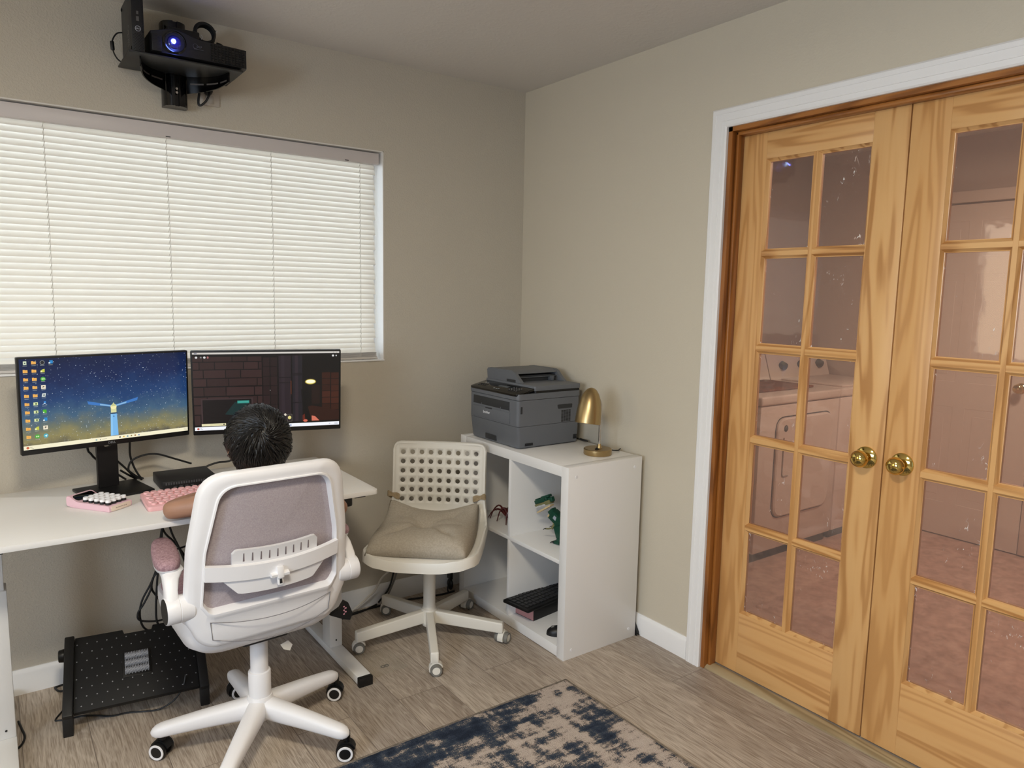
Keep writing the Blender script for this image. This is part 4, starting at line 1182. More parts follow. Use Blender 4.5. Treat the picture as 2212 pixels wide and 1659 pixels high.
cp = thing('charger_cable', 'thin black cable hanging on the left side of the upright mini computer', 'cord', (-1.737, -.05, 2.205))
obj('cable', MB().tube([(.010, 0, .046), (-.006, 0, .040), (-.018, 0, .022), (-.022, 0, .003), (-.019, 0, -.021), (-.008, 0, -.042), (.008, 0, -.052)], .0024, 7), M_BLACK_RUB, cp)
obj('ferrite_bead', MB().cyl((-.0225, 0, .012), (-.0205, 0, -.016), .0062, None, 14, .0015), M_BLACK, cp)
# ------------------------------------------------------------------ cube shelf
ks = thing('cube_shelf', 'white four cube shelf against the right wall, printer on its top', 'shelf', (-.2245, -.50, 0))
kx0, kx1, ky0, ky1, kh = -.1945, .1945, -.382, .3815, .764
tk = .042
obj('side_panel', MB().box(kx0, kx1, ky0, ky0 + tk, 0, kh, .0012), M_WHITE_LAM, ks)
obj('side_panel', MB().box(kx0, kx1, ky1 - tk, ky1, 0, kh, .0012), M_WHITE_LAM, ks)
obj('top_panel', MB().box(kx0 + .0006, kx1 - .0006, ky0 + tk, ky1 - tk, kh - tk, kh - .0008, .0008), M_WHITE_LAM, ks)
obj('bottom_panel', MB().box(kx0 + .0006, kx1 - .0006, ky0 + tk, ky1 - tk, .003, .003 + tk, .0008), M_WHITE_LAM, ks)
zc = (kh) / 2 + .003
obj('shelf_board', MB().box(kx0 + .001, kx1 - .001, ky0 + tk, ky1 - tk, zc - .008, zc + .008, .0006), M_WHITE_LAM, ks)
for z0, z1 in ((.045, zc - .008), (zc + .008, kh - tk)):
    obj('divider', MB().box(kx0 + .001, kx1 - .001, -.014, .002, z0, z1, .0006), M_WHITE_LAM, ks)
for x, z in ((-.155, .725), (.155, .725), (-.155, .035), (.155, .04)):
    obj('cover_cap', MB().lathe([(.0065, 0), (.006, .0012), (.0001, .0016)], 18, face(x, ky0, z)), M_WHITE_PL, ks)

# ------------------------------------------------------------------ printer
pr = thing('printer', 'grey multifunction laser printer on top of the white cube shelf', 'printer', (-.232, -.348, .764))
def PP(x, z): return (x, z)
# lower body: slightly tapered front, rounded vertical front edges
def rr(x0, x1, y0, y1, r): return round_poly([(x0, y0), (x1, y0), (x1, y1), (x0, y1)], r, 5)
b = MB()
rings = []
for z, fx in ((.004, .012), (.01, .008), (.095, .0)): rings.append([(p[0], p[1], z) for p in rr(-.168 + fx, .168, -.182 + fx * .7, .182 - fx * .7, .016)])
b.loft(rings)
obj('paper_drawer', b, M_GREY_PR, pr)
obj('drawer_handle', MB().box(-.1650, -.150, -.02, .062, .010, .034, .002), M_GREY_PR_D, pr)
b = MB()
b.loft([[(p[0], p[1], z) for p in rr(-.169, .168, -.1825, .1825, .017)] for z in (.0965, .205)])
body = obj('body', b, M_GREY_PR, pr)
# front output slot: recess framed by lips
obj('output_slot', MB().box(-.1694, -.12, -.125, .155, .150, .196, .003), M_GREY_PR_D, pr)
b = MB().loft([[(-.1697, y, .150), (-.1697, y, .158), (-.135, y, .185), (-.125, y, .150)] for y in (-.122, .152)])
for y in (.085, -.06): b.loft([[(-.1702, yy, .152), (-.1702, yy, .165), (-.14, yy, .188), (-.14, yy, .152)] for yy in (y, y + .003)])
obj('output_tray', b, M_GREY_PR, pr, 20)
obj('front_cover', MB().box(-.1712, -.1690, -.128, .158, .103, .149, .001), M_GREY_PR, pr)
b = MB(); add_text(b, 'brother', .0165, T(-.1716, .045, .128) @ Matrix.Rotation(-PI / 2, 4, 'Z') @ FACE_Y, .0004)
obj('logo', b, plain('logo_white', 'e8e8e8', .5), pr, label='white brother lettering on the front cover')
obj('front_notch', MB().box(-.1716, -.169, .005, .055, .1455, .151, .0005), M_GREY_PR_D, pr)
# upper collar with sloped control panel
b = MB()
b.loft([[(p[0], p[1], z) for p in rr(x0, .171, -.1845, .1845, .018)] for z, x0 in ((.207, -.1705), (.219, -.1715), (.232, -.1690))])
obj('scanner_base', b, M_GREY_PR, pr)
pan = MB()
pts = rr(-.0, .105, -.180, .180, .018)
Mpn = T(-.173, 0, .2215, ry=-math.radians(13))
pan.prism(pts, 0, .010, .003, M=Mpn)
cpn = obj('control_panel', pan, M_BLACK_GL, pr)
b = MB()
for i in range(4):
    for j in range(3): b.cyl(tuple(Mpn @ Vector((.030 + j * .013, -.085 - i * .018, .0098))), tuple(Mpn @ Vector((.030 + j * .013, -.085 - i * .018, .0118))), .0052, None, 10)
for i in range(3): b.box(.020, .026, .008 - i * .018, .018 - i * .018, .0098, .012, .001, M=Mpn)
for i in range(4):
    for j in range(2): b.box(.028 + j * .014, .036 + j * .014, .095 + i * .0, .105, .0098, .0118, .001, M=Mpn @ T(0, i * .016, 0))
obj('button', b, plain('button_black', '26282a', .4), cpn)
b = MB()
for i in range(3): b.box(.018, .023, .006 - i * .016, .015 - i * .016, .0119, .0124, M=Mpn)
for i in range(7): b.box(.030 + (i % 3) * .016, .037 + (i % 3) * .016, .120 + (i // 3) * .017, .124 + (i // 3) * .017, .0099, .0104, M=Mpn)
for i in range(12): b.box(.036 + (i % 3) * .013, .039 + (i % 3) * .013, -.079 - (i // 3) * .018, -.076 - (i // 3) * .018, .0119, .0123, M=Mpn)
obj('button_print', b, plain('button_print_grey', 'b4b6b8', .5), cpn)
obj('display', MB().box(.050, .068, -.045, .025, .0098, .0108, .0005, M=Mpn), plain('lcd_grey', '5c6164', .2), cpn)
# scanner lid and document feeder
b = MB().prism(rr(-.085, .170, -.184, .184, .012), .2405, .262, .004)
obj('scanner_lid', b, M_GREY_PR, pr)
obj('lid_gap', MB().prism(rr(-.08, .168, -.182, .182, .012), .232, .2405), M_BLACK, pr)
# feeder hump: profile across y, pulled along x
prof = [(.170, .2615), (.176, .300), (.168, .309), (.150, .3115), (-.015, .312), (-.035, .306), (-.055, .288), (-.090, .2625)]
for xa, xb in ((-.083, -.068), (.150, .166)): obj('feeder_side', MB().loft([[(x, y, z) for y, z in prof] for x in (xa, xb)]), M_GREY_PR, pr, 35)
prof2 = [(.170, .2615), (.176, .299), (.168, .308), (.150, .3105), (-.010, .311), (-.030, .305), (-.038, .298), (-.030, .296), (.02, .290), (.03, .2615)]
obj('feeder_cover', MB().loft([[(x, y, z) for y, z in prof2] for x in (-.068, .150)]), M_GREY_PR, pr, 35)
obj('feeder_mouth', MB().box(-.068, .150, -.03, .025, .2625, .289), M_GREY_PR_D, pr)
obj('document_stop', MB().box(-.066, .148, -.040, -.028, .280, .284).box(.108, .122, -.06, -.02, .262, .285, .003), plain('feeder_grey', '505357', .45), pr)
obj('feeder_grip', MB().box(-.0838, -.079, -.045, .02, .2625, .274), M_GREY_PR_D, pr)
# side details (face -y)
obj('side_grip', MB().prism(round_poly([(.045, .158), (.122, .158), (.124, .176), (.04, .176)], .005, 4), 0, .0012, M=face(0, -.1826, 0)), M_GREY_PR_D, pr)
b = MB()
for i in range(4):
    for j in range(10): b.box(.064 + i * .0135, .0745 + i * .0135, -.1834, -.182, .100 + j * .0052, .1030 + j * .0052)
for i in range(7):
    for j in range(3): b.box(-.125 + i * .006, -.1205 + i * .006, -.1792, -.170, .012 + j * .004, .0145 + j * .004)
for i in range(4):
    for j in range(5): b.box(.138 + i * .0052, .1415 + i * .0052, -.1795, -.17, .018 + j * .004, .0205 + j * .004)
obj('vent_slots', b, M_BLACK, pr)
obj('side_latch', MB().box(-.155, -.146, -.1838, -.181, .150, .180, .001), M_GREY_PR_D, pr)

# ------------------------------------------------------------------ brass desk lamp
lp = thing('desk_lamp', 'small gold dome desk lamp on the near corner of the cube shelf', 'desk lamp', (-.158, -.755, .764))
obj('base', MB().lathe([(.056, 0), (.0575, .002), (.0575, .022), (.055, .0245), (.0001, .025)], 48), M_GOLD, lp)
st = obj('stem', MB().tube([(.008, .0, .03), (.009, .0, .12), (.011, .001, .19), (.010, .001, .205), (.002, .0, .222), (-.016, -.002, .232)], .0052, 14, 6), M_CHROME, lp)
obj('stem_foot', MB().lathe([(.0115, .0245), (.010, .030), (.007, .036), (.006, .042)], 24, T(.008, 0, 0)), M_GOLD, lp)
obj('switch', MB().box(-.028, -.010, -.022, -.012, .0245, .0285, .0015).box(-.024, -.018, -.021, -.013, .027, .0315, .001), M_BLACK, lp)
# dome shade, leaning slightly away from the wall
Ms = T(-.060, -.006, .176, ry=math.radians(10), rx=math.radians(-3)) @ Matrix.Scale(1.17, 4)
op = [(.0440, -.036), (.0438, -.02), (.0425, .0), (.0400, .022), (.0350, .046), (.0270, .066), (.0170, .080), (.0085, .0855), (.0001, .087)]
inn = [(r * .965, z - .0012) for r, z in op]
b = MB(); b.lathe(op[:1] + op, 48, Ms, False); b.lathe([(op[0][0], op[0][1])] + inn, 48, Ms, False)
shd = obj('lamp_shade', b, M_GOLD, lp, 60)
obj('bulb', MB().lathe([(.036, -.012), (.033, -.018), (.02, -.022), (.0001, -.0235)], 32, Ms), plain('white_bulb', 'dcd4c8', .5), lp)
cb = thing('lamp_cord', 'short black cord behind the gold lamp base', 'cord', (-.10, -.76, .764))
obj('cable', MB().tube([(.003, -.002, .012), (.022, -.006, .0085), (.050, -.004, .005), (.085, .02, .0035)], .0026, 7), M_BLACK_RUB, cb)
obj('printer_cord', MB().tube([(.173, -.122, .014), (.183, -.142, .010), (.193, -.182, .005), (.205, -.200, .0035), (.211, -.142, .0035)], .003, 7), M_BLACK_RUB, pr)

# ------------------------------------------------------------------ in the cube shelf
SHZ = zc + .008
dn = thing('toy_dinosaur', 'green and tan brick built toy dinosaur in the upper near cube of the shelf', 'toy', (-.285, -.695, SHZ), math.radians(-76))
dn.scale = (.78, .78, .78)
def seg(b, p, sx, sy, sz, ry=0, bev=.002): b.box(-sx, sx, -sy, sy, -sz, sz, bev, M=T(*p, ry=ry)); return b
# body axis slopes from the hips (right, +x) up to the head (left, -x)
b = MB()
seg(b, (-.030, 0, .128), .040, .024, .026, .55); seg(b, (.015, 0, .100), .045, .030, .034, .35); seg(b, (-.058, 0, .152), .022, .018, .018, .8); seg(b, (.075, 0, .092), .04, .02, .022, -.1); seg(b, (.12, 0, .092), .03, .012, .013, -.15)
obj('body', b, M_GREEN, dn)
b = MB(); seg(b, (-.052, 0, .118), .034, .014, .012, .95); seg(b, (-.015, 0, .078), .03, .018, .010, .6); seg(b, (-.071, 0, .137), .012, .016, .016, .6)
obj('belly', b, M_TAN, dn)
Mh = T(-.112, 0, .192, ry=-.42) 
b = MB().box(-.058, .030, -.020, .020, .010, .032, .004, M=Mh).box(-.010, .046, -.017, .017, .028, .042, .004, M=Mh).box(-.052, -.025, -.016, .016, .030, .038, .003, M=Mh).box(.03, .06, -.013, .013, .0, .026, .004, M=Mh)
# snout points to -x and down
hd = obj('head', b, M_GREEN, dn)
b = MB().box(-.062, .034, -.0195, .0195, -.002, .0105, .002, M=Mh).box(.010, .045, -.021, .021, -.008, .014, .003, M=Mh)
obj('upper_jaw', b, M_OLIVE, hd)
Mj = Mh @ T(.03, 0, -.004, ry=-.16)
b = MB().box(-.098, .006, -.017, .017, -.018, -.009, .002, M=Mj)
obj('lower_jaw', b, M_TAN, hd)
b = MB()
for i in range(8):
    for s in (-1, 1): b.cyl(tuple(Mh @ Vector((-.056 + i * .0095, s * .0175, .0))), tuple(Mh @ Vector((-.056 + i * .0095, s * .0175, -.008))), .0024, .0008, 8)
obj('teeth', b, M_WHITE_KEY, hd)
b = MB()
for s in (-1, 1): b.ball(tuple(Mh @ Vector((.018, s * .0195, .024))), .0035, 10, 8)
obj('eye', b, M_BLACK_GL, hd)
for s in (-1, 1):
    b = MB(); seg(b, (-.040, s * .026, .088), .006, .005, .016, .5); b.tube([(-.046, s * .026, .078), (-.066, s * .027, .070), (-.086, s * .028, .066)], .004, 6, 3)
    a_ = obj('arm', b, M_OLIVE, dn)
    b = MB()
    for k in (-1, 1): b.tube([(-.084, s * .028 + k * .003, .067), (-.095, s * .028 + k * .004, .064), (-.103, s * .028 + k * .003, .056)], .0022, 6, 3, rad=lambda t: .003 * (1 - .8 * t))
    obj('claw', b, M_BLACK_GL, a_)
for s in (-1, 1):
    b = MB(); seg(b, (.006, s * .036, .072), .022, .010, .030, -.35); seg(b, (.008, s * .036, .036), .010, .008, .024, .3); seg(b, (-.004, s * .036, .012), .018, .010, .008, 0)
    l_ = obj('leg', b, M_GREEN if s > 0 else M_GREEN, dn)
    b = MB()
    for k in (-1, 0, 1): b.tube([(-.018, s * .036 + k * .008, .012), (-.034, s * .036 + k * .010, .010), (-.044, s * .036 + k * .010, .001)], .004, 6, 3, rad=lambda t: .005 * (1 - .85 * t))
    obj('claw', b, M_BLACK_GL, l_)
obj('printed_block', MB().box(-.012, .012, -.0265, -.024, -.010, .010, .0008, M=T(-.030, 0, .134, ry=.55)), plain('toy_label', '9aa2ac', .4), dn, label='grey printed block on the neck')

cr = thing('toy_creature', 'dark red toy creature with long curved legs in the upper far cube', 'toy', (-.300, -.355, SHZ), math.radians(-88))
cr.scale = (.95, .95, .72)
b = MB().ball((.03, 0, .052), (.040, .026, .026)).ball((-.004, 0, .040), (.026, .02, .018)).ball((.055, 0, .075), (.026, .02, .028))
b.tube([(.035, 0, .09), (.028, 0, .112), (.022, 0, .125)], .004, 6, 4, rad=lambda t: .005 * (1 - .8 * t))
obj('body', b, M_RED, cr)
for i, (x0, dx_, dz) in enumerate(((-.015, -.095, .03), (-.01, -.085, .055), (.01, -.05, .05), (.03, .0, .04))):
    for s in (-1, 1):
        b = MB().tube([(x0, s * .016, .040), (x0 + dx_ * .35, s * .034, .045 + dz), (x0 + dx_ * .7, s * .046, .030 + dz * .7), (x0 + dx_, s * .05, .003)], .004, 7, 5, rad=lambda t: .0062 * (1 - .65 * t))
        obj('leg', b, M_RED, cr)
for s in (-1, 1):
    b = MB().tube([(-.02, s * .008, .040), (-.05, s * .014, .062), (-.08, s * .018, .058), (-.098, s * .012, .046)], .004, 7, 5, rad=lambda t: .007 * (1 - .5 * t))
    obj('claw', b, M_RED, cr)

bx = thing('cardboard_box', 'black box with a pink end in the lower near cube, under the black keyboard', 'box', (-.245, -.540, .0452), math.radians(8))
obj('lid', MB().box(-.128, .13, -.062, .062, 0, .066, .001), M_BLACK, bx)
obj('box_end', MB().box(-.1295, -.128, -.061, .061, .003, .065, .0003), M_PINKBOX, bx, label='dusty pink end panel')
bk = thing('keyboard', 'black keyboard lying tilted on the black box in the lower cube', 'keyboard', (-.215, -.545, .1115), math.radians(9))
Mb = T(-.005, -.005, .0055, rx=math.radians(0))
obj('keyboard_case', MB().box(-.222, .200, -.078, .070, -.0055, .008, .003, M=Mb), M_BLACK, bk)
for j in range(5):
    for i in range(19):
        obj('key', MB().box(-.209 + i * .0213, -.1915 + i * .0213, -.060 + j * .0245, -.039 + j * .0245, .0078, .0118, .0015, 1, M=Mb), M_DARK, bk, 0)
ms = thing('computer_mouse', 'black mouse in the lower near cube, half hidden by the shelf edge', 'mouse', (-.345, -.765, .0452), math.radians(60))
b = MB(); b.grid(lambda u, v: (.030 * math.cos(2 * PI * u) * math.sin(PI / 2 * min(1, v * 1.0 + .0)), .052 * math.sin(2 * PI * u) * math.sin(PI / 2 * v), .034 * math.cos(PI / 2 * v) ** .7), 28, 10, True)
obj('shell', b, M_BLACK, ms, 60); obj('wheel', MB().cyl((-.004, .026, .028), (.004, .026, .028), .007, None, 14), M_GREY_WHEEL, ms)

# ------------------------------------------------------------------ rug
rg = MB()
rx0, rx1, ry0, ry1 = -2.75, -.503, -2.55, -.997
rn = random.Random(11)
nu, nv = 260, 180
def rugp(u, v):
    x = rx0 + (rx1 - rx0) * u; yk = ry0 + (ry1 - ry0) * v
    z = .0085 + .0022 * rn.random()
    if u in (0, 1) or v in (0, 1): z = .004
    return (x, yk, z)
rg.grid(rugp, nu, nv)
rgo = obj('area_rug', rg, M_RUG, None, 0)
rgo.data.polygons.foreach_set('use_smooth', [True] * len(rgo.data.polygons))
tag(rgo, 'distressed navy and cream rug on the oak floor', 'rug')
b = MB()
b.box(rx0 - .003, rx1 + .003, ry1 - .006, ry1 + .004, 0, .0075, .002).box(rx1 - .006, rx1 + .004, ry0, ry1, 0, .0075, .002).box(rx0, rx1, ry0, ry1, 0, .004)
obj('rug_edge', b, fabric('rug_binding', '6b645c', '8a8076', 300), rgo)

# clear film patch on the floor (left of the swivel chair)
M_FILM, nt, bb, oo = nodes('clear_floor_film')
s_ = nd(nt, 'ShaderNodeMixShader', {0: .22, 1: nd(nt, 'ShaderNodeBsdfTransparent', {}).outputs[0], 2: bb.outputs[0]})
bb.inputs['Base Color'].default_value = (*lin('cabfae'), 1); bb.inputs['Roughness'].default_value = .25
nt.links.new(s_.outputs[0], oo.inputs['Surface'])
fp_ = obj('floor_film', MB().box(-1.092, -.934, -.586, -.40, .0002, .0009), M_FILM, None)
tag(fp_, 'pale beige patch of film on the floor beside the desk foot', 'floor film')
b = MB()
for dx_ in (-.008, .008): b.lathe([(.0065, 0), (.009, .0008), (.006, .0012)], 14, T(dx_, 0, 0), False)
kn_ = obj('film_knot', b, plain('knot_grey', '6d6a64', .3), fp_); kn_.location = (-1.005, -.533, .0009)

# ------------------------------------------------------------------ cables
def cable(name, label, paths, r, mat, cat='cable', base=None):
    pts = [p for q in paths for p in q]
    bs = base or (sum(p[0] for p in pts) / len(pts), sum(p[1] for p in pts) / len(pts), min(p[2] for p in pts))
    b = MB()
    for q in paths: b.tube([(p[0] - bs[0], p[1] - bs[1], p[2] - bs[2]) for p in q], r, 8)
    o = obj(name, b, mat); o.location = bs
    return tag(o, label, cat)
cable('monitor_cable', 'black cable dropping from the left monitor behind its stand', [[(-1.90, -.09, .90), (-1.894, -.07, .847), (-1.886, -.07, .833), (-1.87, -.065, .81), (-1.82, -.06, .76), (-1.78, -.055, .724)]], .0038, M_BLACK_RUB)
cable('monitor_cable', 'black cable falling straight from the left monitor to the desk', [[(-1.765, -.095, .90), (-1.768, -.09, .856), (-1.768, -.09, .815), (-1.757, -.09, .772), (-1.741, -.09, .738), (-1.728, -.07, .7245)]], .0036, M_BLACK_RUB)
cable('monitor_cable', 'black cable arching from the desk up to the small computer', [[(-1.734, -.085, .7245), (-1.767, -.1, .755), (-1.777, -.1, .773), (-1.765, -.1, .8), (-1.727, -.1, .815), (-1.683, -.1, .814), (-1.63, -.1, .792), (-1.57, -.098, .765)]], .0036, M_BLACK_RUB)
cable('monitor_cable', 'black cable leaning from the stand of the left monitor to the desk', [[(-1.83, -.075, .83), (-1.812, -.08, .805), (-1.785, -.08, .773), (-1.757, -.08, .737), (-1.74, -.06, .7245)], [(-1.80, -.075, .765), (-1.775, -.075, .745), (-1.748, -.07, .7245)]], .0036, M_BLACK_RUB)
cable('monitor_cable', 'black cable curving beside the child\'s neck below the right monitor', [[(-1.56, -.10, .7245), (-1.52, -.1, .747), (-1.479, -.1, .758), (-1.43, -.1, .761), (-1.405, -.1, .80), (-1.39, -.12, .88)]], .0038, M_BLACK_RUB)
U = -.15
cable('hanging_cables', 'bundle of black cables looping down under the desk behind the left armrest', [
    [(-1.67, U, .69), (-1.685, U, .56), (-1.70, U, .419), (-1.723, U, .375), (-1.732, U, .334), (-1.756, U, .288), (-1.775, U, .259), (-1.769, U, .231), (-1.714, U, .215), (-1.655, U, .219)],
    [(-1.66, U + .01, .69), (-1.69, U + .01, .52), (-1.706, U + .01, .415), (-1.728, U + .01, .356), (-1.759, U + .01, .298), (-1.768, U + .01, .248), (-1.76, U + .01, .203), (-1.738, U + .01, .181), (-1.7, U + .01, .183), (-1.652, U + .01, .21)],
    [(-1.70, U - .01, .45), (-1.711, U - .01, .364), (-1.718, U - .01, .27), (-1.717, U - .01, .218), (-1.704, U - .01, .195), (-1.684, U - .01, .192), (-1.649, U - .01, .213)],
    [(-1.70, U, .43), (-1.727, U + .005, .35), (-1.711, U + .005, .303), (-1.673, U + .005, .242)],
    [(-1.68, U, .69), (-1.66, U, .552), (-1.635, U, .478), (-1.614, U, .413), (-1.59, U, .34)],
    [(-1.70, U + .01, .69), (-1.683, U + .01, .552), (-1.65, U + .01, .498), (-1.628, U + .01, .463), (-1.60, U + .01, .41)],
    [(-1.644, U + .015, .462), (-1.596, U + .015, .47), (-1.54, U + .015, .48)],
    [(-1.655, U, .219), (-1.64, U, .20), (-1.66, U, .17), (-1.675, U, .14)], [(-1.655, U, .214), (-1.645, U + .01, .19), (-1.63, U, .16), (-1.65, U, .13)]], .0036, M_BLACK_RUB, 'cables')
cable('floor_cable', 'thin black cable looping at the left end of the footrest by the baseboard', [[(-1.95, -.03, .0035), (-1.988, -.022, .0035), (-2.019, -.026, .0035), (-2.029, -.032, .0035), (-2.018, -.066, .0035), (-1.99, -.07, .0035), (-1.95, -.06, .0035)]], .0034, M_BLACK_RUB)
cable('floor_cable', 'thin black cable winding along the floor under the front of the footrest', [[(-1.98, -.15, .003), (-2.005, -.184, .003), (-2.042, -.251, .003), (-2.033, -.264, .003), (-2.005, -.273, .003), (-1.973, -.276, .003), (-1.929, -.302, .003), (-1.892, -.331, .003), (-1.846, -.339, .003), (-1.801, -.36, .003), (-1.757, -.38, .006), (-1.715, -.395, .03), (-1.685, -.40, .07), (-1.672, -.385, .105)]], .0028, M_BLACK_RUB)
cable('floor_cable', 'black cable hooked around the left desk foot at the photo edge', [[(-2.23, -.375, .0035), (-2.19, -.39, .0035), (-2.145, -.362, .0035), (-2.128, -.312, .0035), (-2.134, -.25, .0035), (-2.141, -.20, .0035)]], .0034, M_BLACK_RUB)
cable('floor_cable', 'black cables running along the back baseboard behind the swivel chair', [[(-1.09, -.10, .004), (-.962, -.058, .004), (-.881, -.046, .004), (-.79, -.042, .004), (-.716, -.034, .004), (-.656, -.05, .004), (-.575, -.072, .004), (-.485, -.088, .004), (-.425, -.085, .004)], [(-1.09, -.11, .004), (-.961, -.066, .004), (-.87, -.050, .004), (-.80, -.030, .008)]], .0042, M_BLACK_RUB)
cable('wall_cable', 'black cable dropping down the baseboard behind the swivel chair', [[(-.69, -.022, .34), (-.700, -.022, .22), (-.707, -.024, .161), (-.714, -.024, .131), (-.728, -.024, .086), (-.749, -.024, .05), (-.79, -.026, .012)]], .0042, M_BLACK_RUB)
cable('wall_cable', 'grey cable beside the black one behind the swivel chair', [[(-.67, -.021, .34), (-.685, -.021, .20), (-.692, -.022, .154), (-.706, -.022, .104), (-.735, -.022, .045), (-.76, -.024, .008)]], .0042, M_GREY_CABLE)
cable('wall_cable', 'white cable sloping to the floor by the back baseboard', [[(-.66, -.06, .30), (-.735, -.05, .173), (-.783, -.05, .136), (-.817, -.05, .086), (-.851, -.05, .061), (-.895, -.05, .034), (-.934, -.05, .016), (-1.0, -.055, .006)]], .0048, M_WHITE_CABLE)
pg = thing('plug_adapter', 'black plug and cable beside the far foot of the cube shelf', 'plug', (-.432, -.055, 0))
obj('plug', MB().box(-.006, .006, -.018, .018, .055, .095, .003).ball((.0, -.002, .03), (.011, .022, .028)), M_BLACK, pg)
obj('cable', MB().tube([(.002, -.02, .14), (-.010, -.026, .106), (-.028, -.032, .049), (-.030, -.036, .010), (.0, -.04, .006)], .0036, 7), M_BLACK_RUB, pg)
pg = thing('power_plug', 'black plug squeezed between the cube shelf and the white baseboard', 'plug', (-.0215, -.868, 0))
obj('plug', MB().loft([[(-.006, -.02, 0), (.006, -.02, 0), (.006, .03, 0), (-.006, .03, 0)], [(-.006, -.024, .014), (.006, -.024, .014), (.006, .03, .02), (-.006, .03, .02)], [(-.004, .004, .062), (.004, .004, .062), (.004, .03, .068), (-.004, .03, .068)]]), M_BLACK, pg)
obj('prong', MB().box(-.004, -.002, -.030, -.02, .004, .008).box(.002, .004, -.030, -.02, .004, .008), M_CHROME, pg)
# ------------------------------------------------------------------ white office chair
oc = thing('office_chair', 'white office chair with taupe mesh back and pink armrests, the child sits in it', 'office chair', (-1.528, -.737, 0))
def caster(parent, c, axis_ang, r, mats, hood_top, name='caster', gap=.011):
    """twin wheel caster; c = wheel centre, axis_ang = direction of the axle"""
    hoodm, tyrem, ringm, capm = mats
    A = T(*c, rz=axis_ang)                              # local x = axle
    b = MB()
    arc = [(math.cos(a) * (r + .004), math.sin(a) * (r + .004)) for a in [math.radians(-25 + 190 * k / 14) for k in range(15)]]
    poly = arc + [(-(r * .45), -r * .2), (r * .4, -r * .35)]
    b.loft([[(x, p[0], p[1]) for p in poly] for x in (-.012, .012)], M=A)
    b.cyl(tuple(A @ Vector((0, -.004, r * .6))), (tuple(A @ Vector((0, -.004, 0)))[0], tuple(A @ Vector((0, -.004, 0)))[1], hood_top), .009, None, 14)
    cs = obj(name, b, hoodm, parent, 35)
    for s in (-1, 1):
        W_ = A @ Matrix.Rotation(s * PI / 2, 4, 'Y')
        w_ = obj('wheel', MB().lathe([(r * .55, .0125), (r * .94, .0125), (r, .015), (r, .023), (r * .94, .0255), (.0001, .026)], 28, W_), tyrem, cs, 35)
        if ringm:
            pass
        m_ = MB(); m_.lathe([(r * .66, .0255), (r * .70, .0280), (r * .90, .0280), (r * .95, .0245)], 28, W_, False)
        obj('wheel_ring', m_, ringm, cs, 35)
        obj('wheel_cap', MB().lathe([(r * .67, .0258), (r * .63, .0272), (.0001, .0278)], 28, W_), capm, cs, 35)
    return cs
base = MB()
base.lathe([(.034, .085), (.040, .095), (.041, .135), (.038, .155), (.036, .160), (.0001, .161)], 32)
hub = obj('base_hub', base, M_WHITE_PL, oc)
for k in range(5):
    a = math.radians(19 + 72 * k)
    rings = []
    for t in (0, .12, .25, .4, .55, .7, .82, .9, .95, .985, 1.0):
        rad = .018 + .292 * t
        zc_ = .122 - .034 * (t ** .8) + .004 * math.sin(PI * t)
        w_ = .031 - .010 * t; h_ = .033 - .015 * t
        if t > .9: q = math.sqrt(max(0, 1 - ((t - .9) / .1) ** 2)); w_ *= max(.15, q); h_ *= max(.15, q)
        ring = []
        for j in range(16):
            an = 2 * PI * j / 16
            cx, cz = math.cos(an), math.sin(an)
            ex = math.copysign(abs(cx) ** .7, cx) * w_; ez = math.copysign(abs(cz) ** .7, cz) * h_
            ring.append((rad * math.cos(a) - ex * math.sin(a), rad * math.sin(a) + ex * math.cos(a), zc_ + ez))
        rings.append(ring)
    lg = obj('leg', MB().loft(rings), M_WHITE_PL, oc, 60)
    tip = (.292 * math.cos(a), .292 * math.sin(a))
    ax = (PI / 2 + math.radians(-32), PI / 2 + math.radians(5), PI / 2 + math.radians(-45), 1.2, PI / 2 + math.radians(-30))[k]
    caster(lg, (tip[0] + .012, tip[1] + .012, .0255), ax, .0255, (M_BLACK, M_BLACK, M_WHITE_PL, M_BLACK), .085)
obj('gas_column', MB().lathe([(.033, .158), (.0335, .162), (.0335, .235), (.032, .238), (.0265, .239), (.0265, .36)], 32), M_WHITE_PL, oc, 30)
YAW = math.radians(3.5)
MC = T(.002, 0, 0, rz=YAW)                               # the turning upper part
obj('mechanism', MB().box(-.07, .07, -.06, .10, .352, .385, .008, M=MC), M_DARK, oc)
b = MB()
sc_ = round_poly([(-.225, -.10), (.225, -.10), (.215, .335), (-.215, .335)], .09, 8)
b.loft([[(p[0] * s, p[1] * s + (1 - s) * .1, z) for p in sc_] for s, z in ((.55, .352), (.85, .366), (.985, .392), (1.02, .43), (1.02, .464), (1.0, .466))], M=MC)
obj('seat_shell', b, M_WHITE_PL, oc, 50)
b = MB()
b.loft([[(p[0] * s, p[1] * s + (1 - s) * .1, z) for p in sc_] for s, z in ((.97, .440), (.98, .470), (.97, .481), (.94, .488), (.85, .492), (.4, .484))], M=MC)
obj('seat_cushion', b, M_PINKFAB, oc, 60)
def yb(x, z): return -.128 - .062 * (z - .40) / .5 + .85 * x * x
def P3(x, z, dy=0): return (x, yb(x, z) + dy, z)
NS = 9
outer = round_poly([(-.200, .918), (.200, .918), (.232, .70), (.240, .50), (.206, .388), (-.206, .388), (-.240, .50), (-.232, .70)], [.085, .085, .2, .07, .06, .06, .07, .2], NS)
inner = round_poly([(-.148, .874), (.148, .874), (.186, .69), (.192, .532), (.176, .512), (-.176, .512), (-.192, .532), (-.186, .69)], [.055, .055, .2, .012, .018, .018, .012, .2], NS)
outer = [(x, z + (.55 * x * x if z < .47 else 0)) for x, z in outer]
inner = [(x, z + (.35 * x * x if z < .58 else 0)) for x, z in inner]
rings = []
